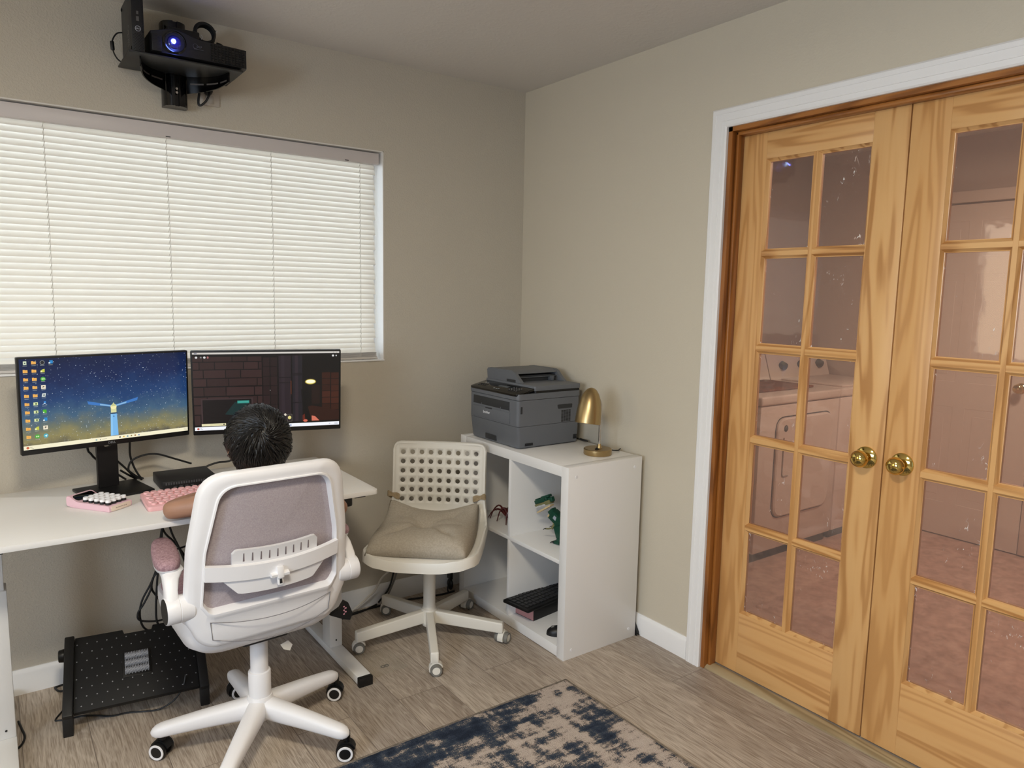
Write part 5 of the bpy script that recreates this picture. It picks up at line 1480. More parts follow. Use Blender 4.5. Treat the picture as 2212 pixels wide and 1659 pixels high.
for o, i in zip(outer, inner):
    def L(t, d):
        x = o[0] + (i[0] - o[0]) * t; z = o[1] + (i[1] - o[1]) * t
        return P3(x, z, d)
    rings.append([L(0, .016), L(-.0, .004), L(.06, -.007), L(.14, -.0105), (L(.5, -.0115)), L(.78, -.0085), L(.82, -.0125), L(.90, -.0125), L(1, .004), L(1, .02), L(.5, .024)])
obj('back_frame', MB().loft(rings, False, True, M=MC), M_WHITE_PL, oc, 45)
# mesh panel
b = MB()
cx_, cz_ = 0, .69
rings = [[P3(cx_ + (p[0] - cx_) * s * 1.02, cz_ + (p[1] - cz_) * s * 1.02, .010 + .012 * (1 - s)) for p in inner] for s in (1, .75, .5, .25, .03)]
b.loft(rings, True, M=MC)
obj('mesh_panel', b, M_MESH, oc, 60)
# seam of the lower cover
b = MB()
top_ = [(-.178 + .356 * i / 14, .470) for i in range(15)]
bot_ = [(.172 - .344 * i / 14, .405) for i in range(15)]
path = top_ + bot_
path = [P3(x, z + (.55 * x * x if z > .44 else .95 * x * x), -.0122) for x, z in path]
b.tube(path, .0011, 5, 0, True)
b.v = [tuple(MC @ Vector(p)) for p in b.v]
obj('cover_seam', b, plain('seam_shadow_grey', '77757a', .6), oc, 0)
def band(x0, x1, zf0, zf1, d0, d1, n=20):
    """curved strip following the back, between heights zf0(x), zf1(x), depth d0..d1 behind it"""
    rings = []
    for i in range(n + 1):
        x = x0 + (x1 - x0) * i / n
        a0, a1 = zf0(x), zf1(x)
        rings.append([P3(x, a0, d0), P3(x, a0 + .002, d1), P3(x, a1 - .002, d1), P3(x, a1, d0)])
    return MB().loft(rings, True, M=MC)
def zt_(x): return .645 + .35 * x * x
lb = obj('lumbar_bar', band(-.194, .194, lambda x: .598 + .35 * x * x, zt_, -.004, -.020), M_WHITE_PL, oc, 30)
def trap(x):
    ax_ = abs(x)
    return (.556 if ax_ < .108 else .556 + (ax_ - .108) * 1.0) + .35 * x * x
obj('lumbar_plate', band(-.150, .150, trap, lambda x: .599 + .35 * x * x, -.003, -.014, 30), M_WHITE_PL, lb, 30)
b = MB()
def zp(x):
    ax_ = abs(x)
    return .688 + .35 * x * x - (max(0, ax_ - .110) ** 2) * 60
b = band(-.124, .124, lambda x: .64 + .35 * x * x, zp, .004, -.005, 30)
pl_ = obj('lumbar_pad', b, plain('white_pad_plastic', 'd4d3d5', .45), lb, 30)
b = MB()
for i in range(9):
    x = -.094 + i * .0235
    q = [(x - .0022, .652 + .35 * x * x), (x + .0022, .652 + .35 * x * x), (x + .0013, .676 + .35 * x * x), (x - .0013, .676 + .35 * x * x)]
    b.loft([[P3(p[0], p[1], d) for p in q] for d in (-.004, -.0056)], True, M=MC)
obj('pad_slot', b, plain('slot_taupe', '6b6064', .8), pl_, 0)
b = MB()
Mk_ = MC @ T(0, yb(0, .60) - .020, .604, rx=-.10)
b.box(-.010, .010, -.014, .002, -.012, .022, .003, M=Mk_)
b.loft([[(x, y, z) for y, z in ((.002, -.007), (-.012, -.006), (-.014, .001), (.002, .008))] for x in (-.026, -.014, .014, .026)], M=Mk_)
b.box(-.008, .008, -.010, .002, -.032, -.010, .003, M=Mk_)
kn_ = obj('height_knob', b, M_WHITE_PL, lb, 30)
b = MB(); b.box(-.004, .004, -.0116, -.0095, -.027, -.014, .001, M=Mk_).box(-.0045, .0045, -.003, .0, .022, .034, .002, M=Mk_)
obj('knob_slot', b, M_DARK, kn_)
for s in (-1, 1):
    b = MB().lathe([(.036, 0), (.038, .003), (.038, .036), (.0365, .0375), (.038, .039), (.038, .068), (.036, .072)], 36, MC @ T(s * .212, -.082, .532) @ Matrix.Rotation(s * PI / 2, 4, 'Y'))
    ar = obj('armrest_hub', b, M_WHITE_PL, oc, 30)
    obj('hub_cap', MB().lathe([(.0355, .070), (.0345, .0732), (.0001, .0735)], 32, MC @ T(s * .212, -.082, .532) @ Matrix.Rotation(s * PI / 2, 4, 'Y')), M_BLACK, ar)
    rings = []
    for (x, y, z, wx, wy) in ((.266, -.082, .532, .017, .035), (.266, -.080, .556, .017, .026), (.264, -.070, .585, .017, .020), (.258, -.048, .612, .021, .024), (.248, -.008, .628, .029, .050)):
        rings.append([(s * x + wx * math.copysign(abs(math.cos(q)) ** .6, math.cos(q)), y + wy * math.copysign(abs(math.sin(q)) ** .6, math.sin(q)), z) for q in [2 * PI * j / 20 for j in range(20)]])
    obj('arm', MB().loft(rings, M=MC), M_WHITE_PL, ar, 50)
    Mp_ = MC @ T(s * .243, .066, .630, rz=s * .15)
    padp = [(.0335 * math.copysign(abs(math.cos(q)) ** .62, math.cos(q)) * (1 - .13 * math.sin(q)), .122 * math.copysign(abs(math.sin(q)) ** .75, math.sin(q))) for q in [2 * PI * j / 40 for j in range(40)]]
    obj('pad_tray', MB().loft([[(p[0] * k, p[1] * k, z) for p in padp] for k, z in ((.80, -.012), (.97, -.004), (1, .004))], M=Mp_), M_WHITE_PL, ar, 50)
    obj('armrest_pad', MB().loft([[(p[0] * k, p[1] * k, z) for p in padp] for k, z in ((1.0, .004), (1.03, .012), (1.0, .022), (.90, .028), (.6, .0305), (.05, .031))], M=Mp_), M_PINKFAB, ar, 60)
b = MB()
b.loft([[(x, y, z) for x, z in ((.20, .385), (.245, .36), (.268, .352), (.278, .372), (.262, .412), (.25, .42), (.235, .40))] for y in (-.075, -.060)], M=MC)
lv = obj('height_lever', b, M_BLACK, oc, 40, label='black lever paddle with pink mark')
b = MB()
for i in range(5): b.box(.244 + (i % 2) * .005, .249 + (i % 2) * .006, -.0765, -.0748, .376 + i * .0062, .3795 + i * .0062, M=MC)
obj('lever_mark', b, plain('pink_print', 'c98b98', .6), lv)
obj('care_tag', MB().prism([(-.03, .02), (.0, .022), (.016, .002), (.006, -.014), (-.018, .0)], 0, .0008, M=MC @ T(.075, -.04, .305, rz=.3) @ FACE_Y), M_PAPER, oc, label='white paper care tag under the seat')

# ------------------------------------------------------------------ the child
def skin_mesh(chains):
    """chains: lists of (point, radius); every chain becomes one skinned limb. returns MB"""
    out = MB()
    for ch in chains:
        me = bpy.data.meshes.new('s')
        edges = []
        pts = []; rad = []
        for p, r in ch: pts.append(p); rad.append(r)
        me.from_pydata(pts, [(i, i + 1) for i in range(len(pts) - 1)], [])
        o = bpy.data.objects.new('s', me); COL.objects.link(o)
        o.modifiers.new('k', 'SKIN'); m2_ = o.modifiers.new('u', 'SUBSURF'); m2_.levels = 2
        for i, sv in enumerate(me.skin_vertices[0].data):
            r = rad[i]; sv.radius = r if isinstance(r, tuple) else (r, r); sv.use_root = (i == 0)
        bpy.context.view_layer.update()
        em = bpy.data.meshes.new_from_object(o.evaluated_get(bpy.context.evaluated_depsgraph_get()))
        out.add([v.co.copy() for v in em.vertices], [tuple(p.vertices) for p in em.polygons])
        bpy.data.objects.remove(o); bpy.data.meshes.remove(me); bpy.data.meshes.remove(em)
    return out

def remeshed(name, mb, mat, voxel, parent=None, smooth=6):
    o = link_mesh(name, mb, mat, parent, 0)
    r = o.modifiers.new('r', 'REMESH'); r.mode = 'VOXEL'; r.voxel_size = voxel
    s = o.modifiers.new('s', 'SMOOTH'); s.iterations = smooth; s.factor = .5
    bpy.context.view_layer.update()
    em = bpy.data.meshes.new_from_object(o.evaluated_get(bpy.context.evaluated_depsgraph_get()))
    o.modifiers.clear(); old = o.data; o.data = em; bpy.data.meshes.remove(old)
    em.name = name
    if not em.materials: em.materials.append(mat)
    em.polygons.foreach_set('use_smooth', [True] * len(em.polygons))
    return o

HC = Vector((-1.487, -.648, .942))                       # middle of the head
pel = (-1.497, -.715, .555)
torso = [(pel, (.105, .085)), ((-1.496, -.725, .62), (.098, .078)), ((-1.493, -.722, .70), (.105, .076)), ((-1.490, -.705, .765), (.100, .066)), ((-1.488, -.690, .805), (.055, .05)), ((-1.487, -.672, .845), .040), ((-1.487, -.655, .90), .040)]
Ls, Le, Lw = (-1.592, -.706, .785), (-1.752, -.633, .7525), (-1.598, -.515, .757)
Rs, Re, Rw = (-1.384, -.706, .785), (-1.233, -.690, .686), (-1.262, -.535, .748)
def limb(a, b, c, ra, rb, rc):
    a, b, c = Vector(a), Vector(b), Vector(c)
    return [(tuple(a), ra), (tuple(a.lerp(b, .5)), (ra + rb) / 2 * .98), (tuple(b), rb), (tuple(b.lerp(c, .35)), rb * 1.03), (tuple(b.lerp(c, .75)), rc * 1.12), (tuple(c), rc)]
chains = [torso, [((-1.488, -.705, .78), .05)] + limb(Ls, Le, Lw, .040, .029, .020), [((-1.488, -.705, .78), .05)] + limb(Rs, Re, Rw, .040, .029, .020)]
# legs: thighs forward on the seat, shins down, feet on the footrest
for s, fx_ in ((-1, -1.60), (1, -1.44)):
    hip = Vector((pel[0] + s * .06, pel[1] + .02, .548)); knee = Vector((fx_ + .02, -.40, .553)); ank = Vector((fx_ - .06, -.315, .238 if s < 0 else .245))
    chains.append([(tuple(hip), .068), (tuple(hip.lerp(knee, .5)), .060), (tuple(knee), .046), (tuple(knee.lerp(ank, .35)), .044), (tuple(knee.lerp(ank, .8)), .030), (tuple(ank), .027), (tuple(ank + Vector((0, -.0, -.02))), .028)])
    chains.append([(tuple(ank + Vector((0, -.03, -.018))), .024), (tuple(ank + Vector((0, .04, .012))), .026), (tuple(ank + Vector((0, .095, .034))), .022), (tuple(ank + Vector((0, .125, .046))), .016)])
def hand(w, d, side, curl, up=Vector((0, 0, 1))):
    """palm plus five bent fingers; d points along the hand, side = +1 thumb on the +cross side"""
    w = Vector(w); d = Vector(d).normalized(); n = d.cross(up).normalized()
    c = [[(tuple(w), (.018, .014)), (tuple(w + d * .025), (.024, .012)), (tuple(w + d * .052), (.027, .011))]]
    for i, (o_, L_) in enumerate(((-.021, .046), (-.007, .055), (.007, .058), (.021, .050))):
        k = w + d * .050 - n * o_ * side
        a = k + d * L_ * .42 + up * .008
        b_ = a + (d * .8 - up * .45).normalized() * L_ * .34
        e = b_ + (d * .35 - up * .75).normalized() * L_ * .26 * curl
        c.append([(tuple(k - d * .012), .0080), (tuple(a), .0078), (tuple(b_), .0070), (tuple(e), .0058)])
    t0 = w + d * .012 + n * .014 * side
    t1 = t0 + (d * .6 + n * .75 * side).normalized() * .026 - up * .004
    t2 = t1 + (d * .95 + n * .2 * side).normalized() * .024 - up * .006
    c.append([(tuple(t0), .0105), (tuple(t1), .0088), (tuple(t2), .0066)])
    return c
chains += hand(Lw, (.55, .80, .10), 1, .8)
chains += hand(Rw, (-.35, .93, .05), -1, .8)
body = skin_mesh(chains)
# skull, jaw, nose, brow, ears
body.ball(tuple(HC), (.080, .094, .098), 28, 18)
body.ball(tuple(HC + Vector((0, .034, -.052))), (.058, .056, .052), 24, 14)
body.ball(tuple(HC + Vector((0, .094, -.022))), (.0105, .014, .013), 14, 10)
body.ball(tuple(HC + Vector((0, .088, -.006))), (.007, .010, .022), 14, 10)
for s in (-1, 1):
    body.ball(tuple(HC + Vector((s * .032, .072, .012))), (.022, .016, .008), 14, 10)
    body.ball(tuple(HC + Vector((s * .040, .064, -.030))), (.022, .022, .020), 14, 10)
    Me_ = T(*(HC + Vector((s * .083, -.002, -.022))), rz=s * -.35)
    body.ball((0, 0, 0), (.010, .018, .029), 16, 12, M=Me_)
body.ball(tuple(HC + Vector((0, .086, -.051))), (.020, .010, .006), 14, 8)
body.ball(tuple(HC + Vector((0, .083, -.060))), (.017, .010, .006), 14, 8)
child = remeshed('person', body, M_SKIN, .0042, None, 5)
tag(child, 'dark haired child seen from behind, sitting in the white office chair', 'person')
b = MB()
for s in (-1, 1): b.ball(tuple(HC + Vector((s * .031, .0785, -.004))), (.0125, .0105, .0085), 18, 12)
ey = obj('eye', b, M_EYE, child)
b = MB()
for s in (-1, 1): b.ball(tuple(HC + Vector((s * .031, .0865, -.004))), (.006, .0035, .006), 14, 10)
obj('iris', b, plain('brown_iris', '2a1810', .15), ey)
b = MB()
for s in (-1, 1): b.tube([tuple(HC + Vector((s * .016, .0905, .014))), tuple(HC + Vector((s * .031, .0885, .019))), tuple(HC + Vector((s * .048, .077, .014)))], .0026, 7)
obj('eyebrow', b, M_HAIR, child)
# clothes
def grow(ch, g): return [(p, tuple(q + g for q in r) if isinstance(r, tuple) else r + g) for p, r in ch]
slv = lambda a, b_: [(tuple(Vector(a).lerp(Vector((-1.488, -.705, .78)), .7)), .055), (a, .049), (tuple(Vector(a).lerp(Vector(b_), .30)), .044), (tuple(Vector(a).lerp(Vector(b_), .52)), .043)]
shirt = skin_mesh([grow(torso[:5], .009), slv(Ls, Le), slv(Rs, Re)])
remeshed('shirt', shirt, M_SHIRT, .006, child, 5)
shc = []
for s, fx_ in ((-1, -1.60), (1, -1.44)):
    hip = Vector((pel[0] + s * .06, pel[1] + .02, .55)); knee = Vector((fx_ + .02, -.40, .553))
    shc.append([((pel[0] + s * .03, pel[1], .56), .085), (tuple(hip), .077), (tuple(hip.lerp(knee, .5)), .069), (tuple(hip.lerp(knee, .78)), .064)])
remeshed('shorts', skin_mesh(shc), M_SHORTS, .006, child, 5)
# hair: a cap with strands turning round a crown whorl
RX, RY, RZ = .0910, .1035, .1030
Fd = Vector((0, 1, -.28)).normalized()
def hairy(d):
    if d.dot(Fd) > .42: return False
    if d.z < -.80: return False
    if abs(d.x) > .80 and d.z < -.06 and d.y > -.22: return False
    return True
b = MB()
nu_, nv_ = 48, 32
vs = []
for j in range(nv_ + 1):
    th = PI * j / nv_
    for i in range(nu_):
        a = 2 * PI * i / nu_
        vs.append(Vector((math.sin(th) * math.cos(a), math.sin(th) * math.sin(a), math.cos(th))))
fs = []
for j in range(nv_):
    for i in range(nu_):
        k = (i + 1) % nu_
        q = (j * nu_ + i, (j + 1) * nu_ + i, (j + 1) * nu_ + k, j * nu_ + k)
        if hairy(sum((vs[x] for x in q), Vector()) / 4): fs.append(q)
b.add([(HC.x + d.x * RX, HC.y + d.y * RY, HC.z + d.z * RZ) for d in vs], fs)
hr = random.Random(5)
Wh = Vector((-.10, -.90, .42)).normalized()
cnt = 0
while cnt < 3200:
    d = Vector((hr.gauss(0, 1), hr.gauss(0, 1), hr.gauss(0, 1))).normalized()
    if not hairy(d): continue
    away = d - Wh; away -= d * away.dot(d)
    dist = d.angle(Wh)
    if away.length < .02: continue
    away.normalize()
    tw = 1.15 * math.exp(-dist / .7) + hr.gauss(0, .22)
    away = Matrix.Rotation(tw, 3, d) @ away
    if d.z < .35: away = (away + Vector((0, 0, -.55 * (0.4 - d.z)))).normalized()
    L_ = hr.uniform(.38, .75)
    lift = hr.uniform(.015, .085) * (1.5 if hr.random() < .10 else 1)
    rings = []
    p = d.copy(); t = away.copy()
    n_ = 6
    for k in range(n_):
        s_ = k / (n_ - 1)
        rr_ = 1 + .008 + lift * math.sin(PI * min(1, .18 + s_ * .75))
        c = Vector((HC.x + p.x * RX * rr_, HC.y + p.y * RY * rr_, HC.z + p.z * RZ * rr_))
        side = p.cross(t).normalized()
        w_ = .0021 * (1 - s_ * .85) * (0.5 + .5 * min(1, s_ * 6 + .4))
        rings.append([c + side * w_, c + p * w_ * .6, c - side * w_])
        p = (p + t * (L_ / n_)).normalized()
        t = (t - p * t.dot(p)).normalized()
    b.loft(rings)
    cnt += 1
obj('hair', b, M_HAIR, child, 60)

# ------------------------------------------------------------------ swivel chair by the shelf
sw = thing('swivel_chair', 'white swivel chair with round holes in its back, between desk and cube shelf', 'swivel chair', (-.749, -.418, 0))
obj('column', MB().lathe([(.0275, .055), (.029, .06), (.029, .128), (.0265, .131), (.0245, .135), (.0245, .40)], 32), M_CREAM_PL, sw, 30)
obj('column_cover', MB().lathe([(.030, .064), (.0335, .066), (.034, .122), (.031, .128)], 32), M_CREAM_PL, sw, 40)
for k in range(5):
    a = math.radians(28.5 + 72 * k)
    R_ = T(0, 0, 0, rz=a)
    rings = []
    for rad, z, h_, w_ in ((.028, .095, .026, .016), (.290, .068, .0215, .0155), (.304, .067, .021, .015), (.307, .067, .017, .012)):
        rings.append([(rad, q[0], z + q[1]) for q in round_poly([(-w_, -h_), (w_, -h_), (w_, h_), (-w_, h_)], .005, 3)])
    lg = obj('leg', MB().loft(rings, M=R_), M_CREAM_PL, sw, 35)
    tip = R_ @ Vector((.292, 0, 0))
    ax = (PI / 2 + .45, PI / 2 - .5, PI / 2 - .35, PI / 2 - .45, PI / 2 + .5)[k]
    caster(lg, (tip.x * 1.03 + .008, tip.y * 1.03 + .004, .0225), ax, .0225, (M_CREAM_PL, M_GREY_WHEEL, M_GREY_WHEEL, M_CREAM_PL), .050)
RZ2 = math.radians(140)
MS = T(.000, .000, 0, rz=RZ2)
obj('seat_mount', MB().box(-.06, .06, -.07, .07, .392, .414, .004, M=MS), M_DARK, sw)
# shell profile: s runs from the seat front over the bend to the top of the back
def prof_s(s):
    """-> (y, z, normal y, normal z) by arc length (m); normal points to the sitter"""
    fl = .405                                            # flat seat length
    rb = .085
    al = math.radians(84)
    if s <= fl:
        y = .272 - s; z = .424 + .006 * math.cos(s / fl * 2 * PI) - .004
        if s < .03: z -= .010 * (1 - s / .03) ** 2
        return y, z, 0, 1
    q = s - fl
    if q <= rb * al:
        a = q / rb
        return .272 - fl - rb * math.sin(a), .426 + rb * (1 - math.cos(a)), math.sin(a), math.cos(a)
    q -= rb * al
    y0 = .272 - fl - rb * math.sin(al); z0 = .426 + rb * (1 - math.cos(al))
    return y0 - math.cos(al) * q, z0 + math.sin(al) * q, math.sin(al), math.cos(al)
S_B0 = .405 + .085 * math.radians(84)
S_TOP = S_B0 + .262
def half_w(s):
    base_ = .217 if s < .405 else .217 - .019 * min(1, (s - .405) / .15)
    r = .085
    if s < r: base_ -= r - math.sqrt(max(0, r * r - (r - s) ** 2))
    e = S_TOP - s
    r2 = .028
    if e < r2: base_ -= r2 - math.sqrt(max(0, r2 * r2 - (r2 - e) ** 2))
    return base_
def shell(u, s, d=0):
    """u in -1..1 across"""
    y, z, ny, nz = prof_s(s)
    dish = .020 * u * u if s > .40 else .010 * u ** 4
    return Vector((u * half_w(s), y + ny * (dish + d), z + nz * (dish + d)))
cols_u = [-1, -.90] + [-.90 + 1.8 * k / 9 for k in range(1, 9)] + [.90, 1]
h_top = S_TOP - .022; pitch = .0405
rows_s = [0, .004, .012, .025, .045, .085, .13, .18, .23, .28, .33, .37, .405]
k0 = h_top - 6 * pitch
q = .405
while q + .018 < k0: q += .018; rows_s.append(q)
rows_s += [k0 + pitch * j for j in range(7)] + [S_TOP - .012, S_TOP - .004, S_TOP]
rows_s = sorted(set(round(x, 5) for x in rows_s))
b = bmesh.new()
cache = {}
def V(u, s):
    key = (round(u, 5), round(s, 5))
    if key not in cache: cache[key] = b.verts.new(shell(u, s))
    return cache[key]
hole_rows = [round(k0 + pitch * j, 5) for j in range(7)]
for i in range(len(rows_s) - 1):
    s0, s1 = rows_s[i], rows_s[i + 1]
    hol = s0 in hole_rows[:-1] and s1 in hole_rows[1:]
    for j in range(len(cols_u) - 1):
        u0, u1 = cols_u[j], cols_u[j + 1]
        if hol and 1 <= j <= 9:
            uc, scn = (u0 + u1) / 2, (s0 + s1) / 2
            per = []
            for k in range(4): per.append((u0 + (u1 - u0) * k / 4, s0))
            for k in range(4): per.append((u1, s0 + (s1 - s0) * k / 4))
            for k in range(4): per.append((u1 - (u1 - u0) * k / 4, s1))
            for k in range(4): per.append((u0, s1 - (s1 - s0) * k / 4))
            pv = [V(*p) for p in per]
            hw_ = half_w(scn)
            hv = []
            for p in per:
                an = math.atan2((p[1] - scn), (p[0] - uc) * hw_)
                hv.append(b.verts.new(shell(uc + .0102 * math.cos(an) / hw_, scn + .0102 * math.sin(an))))
            for k in range(16):
                b.faces.new((pv[k], pv[(k + 1) % 16], hv[(k + 1) % 16], hv[k]))
        else:
            # keep shared edges conforming next to hole cells
            def edge_pts(ua, sa, ub, sb, split): return [(ua + (ub - ua) * k / 4, sa + (sb - sa) * k / 4) for k in range(4 if split else 1)]
            below = (not hol) and 1 <= j <= 9 and s1 in hole_rows[:1]
            above = (not hol) and 1 <= j <= 9 and s0 in hole_rows[-1:]
            left = hol and j == 10; right = hol and j == 0
            pts = []
            pts += [(u0 + (u1 - u0) * k / 4, s0) for k in range(4)] if above else [(u0, s0)]
            pts += [(u1, s0 + (s1 - s0) * k / 4) for k in range(4)] if right else [(u1, s0)]
            pts += [(u1 - (u1 - u0) * k / 4, s1) for k in range(4)] if below else [(u1, s1)]
            pts += [(u0, s1 - (s1 - s0) * k / 4) for k in range(4)] if left else [(u0, s1)]
            vs_ = []
            for p in pts:
                v_ = V(*p)
                if v_ not in vs_: vs_.append(v_)
            try: b.faces.new(vs_)
            except ValueError: pass
bmesh.ops.remove_doubles(b, verts=b.verts, dist=.0004)
bmesh.ops.recalc_face_normals(b, faces=list(b.faces))
smb = MB(); smb.bm(b, MS)
so = link_mesh('seat_shell', smb, M_CREAM_PL, sw, 0)
md = so.modifiers.new('thick', 'SOLIDIFY'); md.thickness = .005; md.offset = 0
so.data.polygons.foreach_set('use_smooth', [True] * len(so.data.polygons)); so.data.set_sharp_from_angle(angle=math.radians(60))
# turned-down skirt round the seat, fading out up the sides of the back
ring_o = []
loop = []
for s in [S_TOP - .0, S_TOP - .004, S_TOP - .012, S_TOP - .03] + [S_TOP - .05 - .02 * k for k in range(30)]:
    if s > .09: loop.append((-1, s))
loop += [(-1, .085), (-1, .045), (-1, .025), (-1, .012), (-1, .004)]
front = [(-1 + 2 * k / 12, 0) for k in range(13)]
loop = loop + front + [(1, s) for (_, s) in reversed(loop)]
loop += [(1 - 2 * k / 12, S_TOP) for k in range(1, 12)]
rings = []
for u, s in loop:
    y, z, ny, nz = prof_s(s)
    c = shell(u, s)
    drop = .036 if s < .30 else .036 - .022 * min(1, (s - .30) / .16)
    out_ = Vector((u * (1 if abs(u) == 1 else 0), 0, 0))
    if s < .085: out_ = Vector((u, .9 * (1 - s / .085) + .1, 0))
    if s == 0: out_ = Vector((0, 1, 0)) if abs(u) < 1 else Vector((u * .4, 1, 0))
    if s > S_TOP - .03: out_ = Vector((u * .5, 0, .8))
    if out_.length > 0: out_.normalize()
    n_ = Vector((0, ny, nz))
    rings.append([c + n_ * .0035 - out_ * .006, c + n_ * .0035 + out_ * .0015, c + out_ * .0045 - n_ * .002, c + out_ * .0055 - n_ * drop, c + out_ * .001 - n_ * drop, c - out_ * .002 - n_ * .004])
obj('seat_rim', MB().loft(rings, False, True, M=MS), M_CREAM_PL, sw, 50)

# cushion lying on the swivel chair
cu = thing('seat_cushion', 'beige tufted cushion tied onto the white swivel chair', 'cushion', (-.749, -.418, .428))
def cush(u, v, top):
    x = (u * 2 - 1); yv = (v * 2 - 1)                    # v 1 = front
    e = max(0, 1 - abs(x) ** 5) ** .5 * max(0, 1 - abs(yv) ** 5) ** .5
    wx = .198 * (1 - .07 * yv * yv); X_ = x * wx * (1 + .035 * abs(yv) ** 2)
    Y_ = .045 + yv * .205
    dr = math.hypot(x, yv)
    tuft = .036 * math.exp(-(dr / .22) ** 2)
    for tx, ty in ((-.48, -.42), (.48, -.42), (-.48, .46), (.48, .46)):
        tuft += .010 * math.exp(-(((x - tx) ** 2 + (yv - ty) ** 2) / .012))
    crease = .013 * math.exp(-(abs(abs(x) - abs(yv)) / .08) ** 2) * min(1, dr * 1.5) * (1 - min(1, max(0, dr - .75) * 3)) + .006 * math.exp(-(abs(yv) / .05) ** 2) * math.exp(-((abs(x) - .45) / .25) ** 2)
    nz_ = .004 * noise.noise(Vector((x * 3.1, yv * 3.1, 1.7)))
    lift = 0; back = 0
    if yv < -.25:
        t = (-.25 - yv) / .75
        lift = (.085 * abs(x) ** 1.8 + .002) * t ** 2 + .006 * t
        back = .0
    hgt = .074 * e ** .8 - (tuft + crease) * e + nz_ * e
    z = .003 + lift + (hgt if top else 0)
    return Vector((X_, Y_, z))
b = MB()
nq = 44
b.grid(lambda u, v: cush(u, v, True), nq, nq)
b.grid(lambda u, v: cush(u, v, False), nq, nq)
b.v = [tuple(T(-.008, .004, 0, rz=RZ2) @ Vector(p)) for p in b.v]
co = link_mesh('cushion_body', b, M_CUSH, cu, 0)
bm_ = bmesh.new(); bm_.from_mesh(co.data); bmesh.ops.remove_doubles(bm_, verts=bm_.verts, dist=.0015); bmesh.ops.recalc_face_normals(bm_, faces=list(bm_.faces)); bm_.to_mesh(co.data); bm_.free()
co.data.polygons.foreach_set('use_smooth', [True] * len(co.data.polygons))
M_TIE = fabric('tie_fabric', '9a8668', 'b09c7e', 500)
for s in (-1, 1):
    pts = [shell(s * .80, S_B0 + .028, .010), shell(s * .93, S_B0 + .035, .008), shell(s * 1.03, S_B0 + .040, .006), shell(s * 1.075, S_B0 + .036, -.010), shell(s * 1.02, S_B0 + .030, -.022), shell(s * .9, S_B0 + .026, -.014)]
    rings = []
    P_ = smooth_path([tuple(p) for p in pts], 4)
    for k_, p in enumerate(P_):
        h_ = .011 + .003 * math.sin(k_ * .9)
        rings.append([(p.x, p.y - .428 * 0, p.z - .428 - h_), (p.x + .0014 * s, p.y + .0014, p.z - .428 - h_), (p.x + .0014 * s, p.y + .0014, p.z - .428 + h_), (p.x, p.y, p.z - .428 + h_)])
    obj('tie_strap', MB().loft(rings, M=T(-.008, .004, 0, rz=RZ2)), M_TIE, cu, 40, label='tan fabric tie wrapped around the chair back')
# ------------------------------------------------------------------ lamps and daylight
def area(name, loc, rot, sx, sy, power, color, spread=180):
    l = bpy.data.lights.new(name, 'AREA'); l.shape = 'RECTANGLE'; l.size = sx; l.size_y = sy
    l.energy = power; l.color = color; l.spread = math.radians(spread)
    o = bpy.data.objects.new(name, l); COL.objects.link(o); o.location = loc; o.rotation_euler = rot
    return o
# daylight outside the windows and the patio door; rear is added fill
LK = dict(back=(22.77, 25.63, 30.58), lefta=(9.68, 8.26, 5.88), leftb=(90.0, 106.0, 128.0), rear=(0.00, 0.00, 0.00), ceil=(38.0, 34.5, 28.0), laundry=(31.90, 34.74, 30.90))
def lit(name, k, *a, **kw):
    c = LK[k]; m = max(c)
    if m <= 0: return
    area(name, *a, m, tuple(x / m for x in c), **kw)
lit('daylight_back_window', 'back', (-1.6, .16, 1.56), (-PI / 2, 0, 0), 1.75, .95)
lit('daylight_left_window', 'lefta', (XL - .14, (LY0 + LY1) / 2, (LZ0 + LZ1) / 2), (0, -PI / 2, 0), 1.05, .86)
lit('daylight_patio_door', 'leftb', (XL - .45, (SY0 + SY1) / 2, 1.75), (0, -PI / 2 + math.radians(32), 0), 1.7, 1.6)
lit('rear_fill', 'rear', ((RX0 + RX1) / 2, YF - .14, (RZ0 + RZ1) / 2), (PI / 2, 0, 0), 1.35, 1.85)  # added fill from behind the camera, skipped while its power is zero
# ceiling lamp in the room (behind the top edge of the photo) and one added to light the laundry room
cl = thing('ceiling_light', 'flush white ceiling lamp in the middle of the room', 'ceiling lamp', (-2.0, -2.25, H))
obj('lamp_base', MB().lathe([(.13, -.02), (.135, -.015), (.135, 0), (.0001, 0)], 40), M_TRIM, cl)
obj('lamp_glass', MB().lathe([(.0001, -.085), (.06, -.078), (.10, -.058), (.122, -.035), (.128, -.02)], 40), emit('lamp_glass_glow', 'fff1dd', 1.5), cl)
lit('ceiling_lamp_bulb', 'ceil', (-2.0, -2.25, H - .10), (0, 0, 0), .34, .34)
ll = thing('ceiling_light', 'unseen round lamp added to light the laundry room', 'ceiling lamp', (1.4, -1.9, H))
obj('lamp_base', MB().lathe([(.0001, -.07), (.09, -.05), (.12, -.02), (.12, 0), (.0001, 0)], 32), emit('laundry_fill_glow', 'ffe6cc', 2.0), ll)
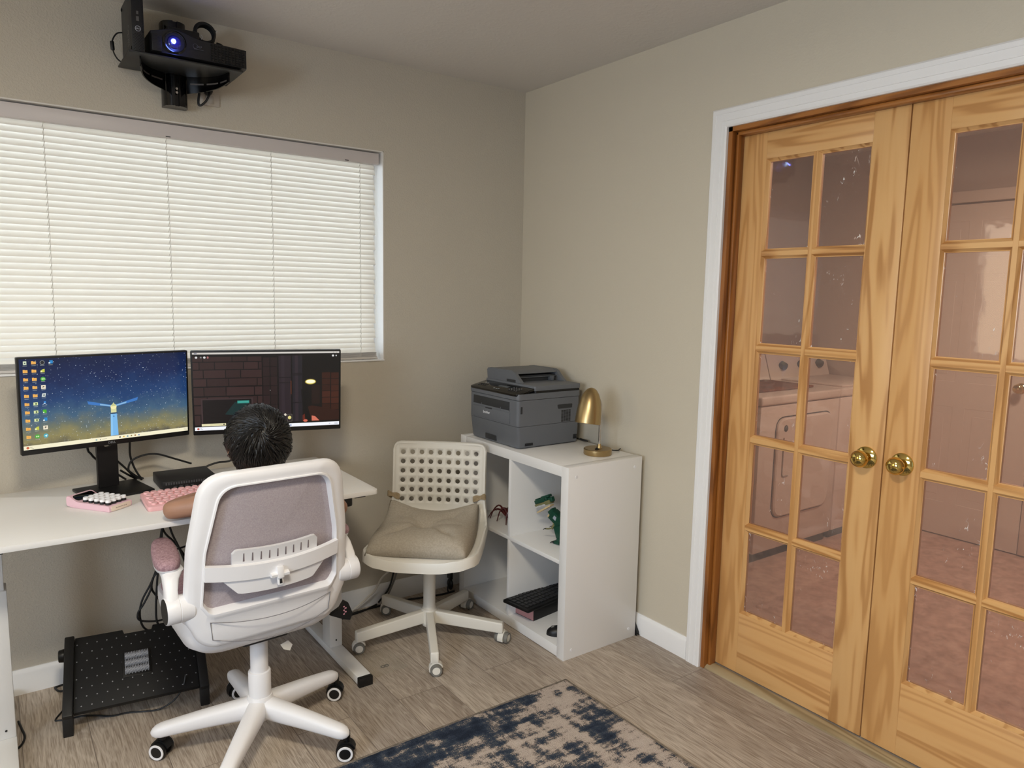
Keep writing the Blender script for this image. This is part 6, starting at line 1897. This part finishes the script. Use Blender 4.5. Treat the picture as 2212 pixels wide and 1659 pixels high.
lit('laundry_fill_light', 'laundry', (1.4, -1.9, H - .09), (0, 0, 0), .3, .3)
# lens of the projector
pl = bpy.data.lights.new('projector_lamp', 'POINT'); pl.energy = .10; pl.color = (.10, .16, 1.0); pl.shadow_soft_size = .006
po = bpy.data.objects.new('projector_lamp', pl); COL.objects.link(po); po.location = (-1.603, -.262, 2.198)
# sun on the garden wall outside the left window
sn = bpy.data.lights.new('sun', 'SUN'); sn.energy = 2.6; sn.angle = .01; sn.color = (1, .94, .82)
so_ = bpy.data.objects.new('sun', sn); COL.objects.link(so_); so_.rotation_euler = (0, math.radians(52), 0)
wd = bpy.data.worlds.new('sky'); SC.world = wd; wd.use_nodes = True
bg = wd.node_tree.nodes['Background']; bg.inputs['Color'].default_value = (.75, .87, 1.0, 1); bg.inputs['Strength'].default_value = .55

# ------------------------------------------------------------------ camera
cd = bpy.data.cameras.new('camera'); cam = bpy.data.objects.new('camera', cd); COL.objects.link(cam)
cd.sensor_fit = 'HORIZONTAL'; cd.sensor_width = 36; cd.lens = 1563.63 / 2212 * 36
cd.clip_start = .02; cd.clip_end = 60
yaw, pitch, roll = -.6279, -.1233, .0190
fwd = Vector((-math.sin(yaw) * math.cos(pitch), math.cos(yaw) * math.cos(pitch), math.sin(pitch)))
rgt = Vector((math.cos(yaw), math.sin(yaw), 0)); upv = rgt.cross(fwd)
r2 = rgt * math.cos(roll) + upv * math.sin(roll); u2 = -rgt * math.sin(roll) + upv * math.cos(roll)
Mx = Matrix((r2, u2, -fwd)).transposed().to_4x4(); Mx.translation = Vector((-2.1498, -2.8947, 1.405))
cam.matrix_world = Mx
SC.camera = cam
SC.view_settings.view_transform = 'Standard'; SC.view_settings.look = 'None'
SC.view_settings.exposure = 0; SC.view_settings.gamma = 1; SC.view_settings.use_curve_mapping = False
SC.cycles.use_denoising = True
SC.cycles.max_bounces = 10; SC.cycles.diffuse_bounces = 5; SC.cycles.glossy_bounces = 4; SC.cycles.transmission_bounces = 6; SC.cycles.transparent_max_bounces = 12
SC.cycles.sample_clamp_indirect = 6
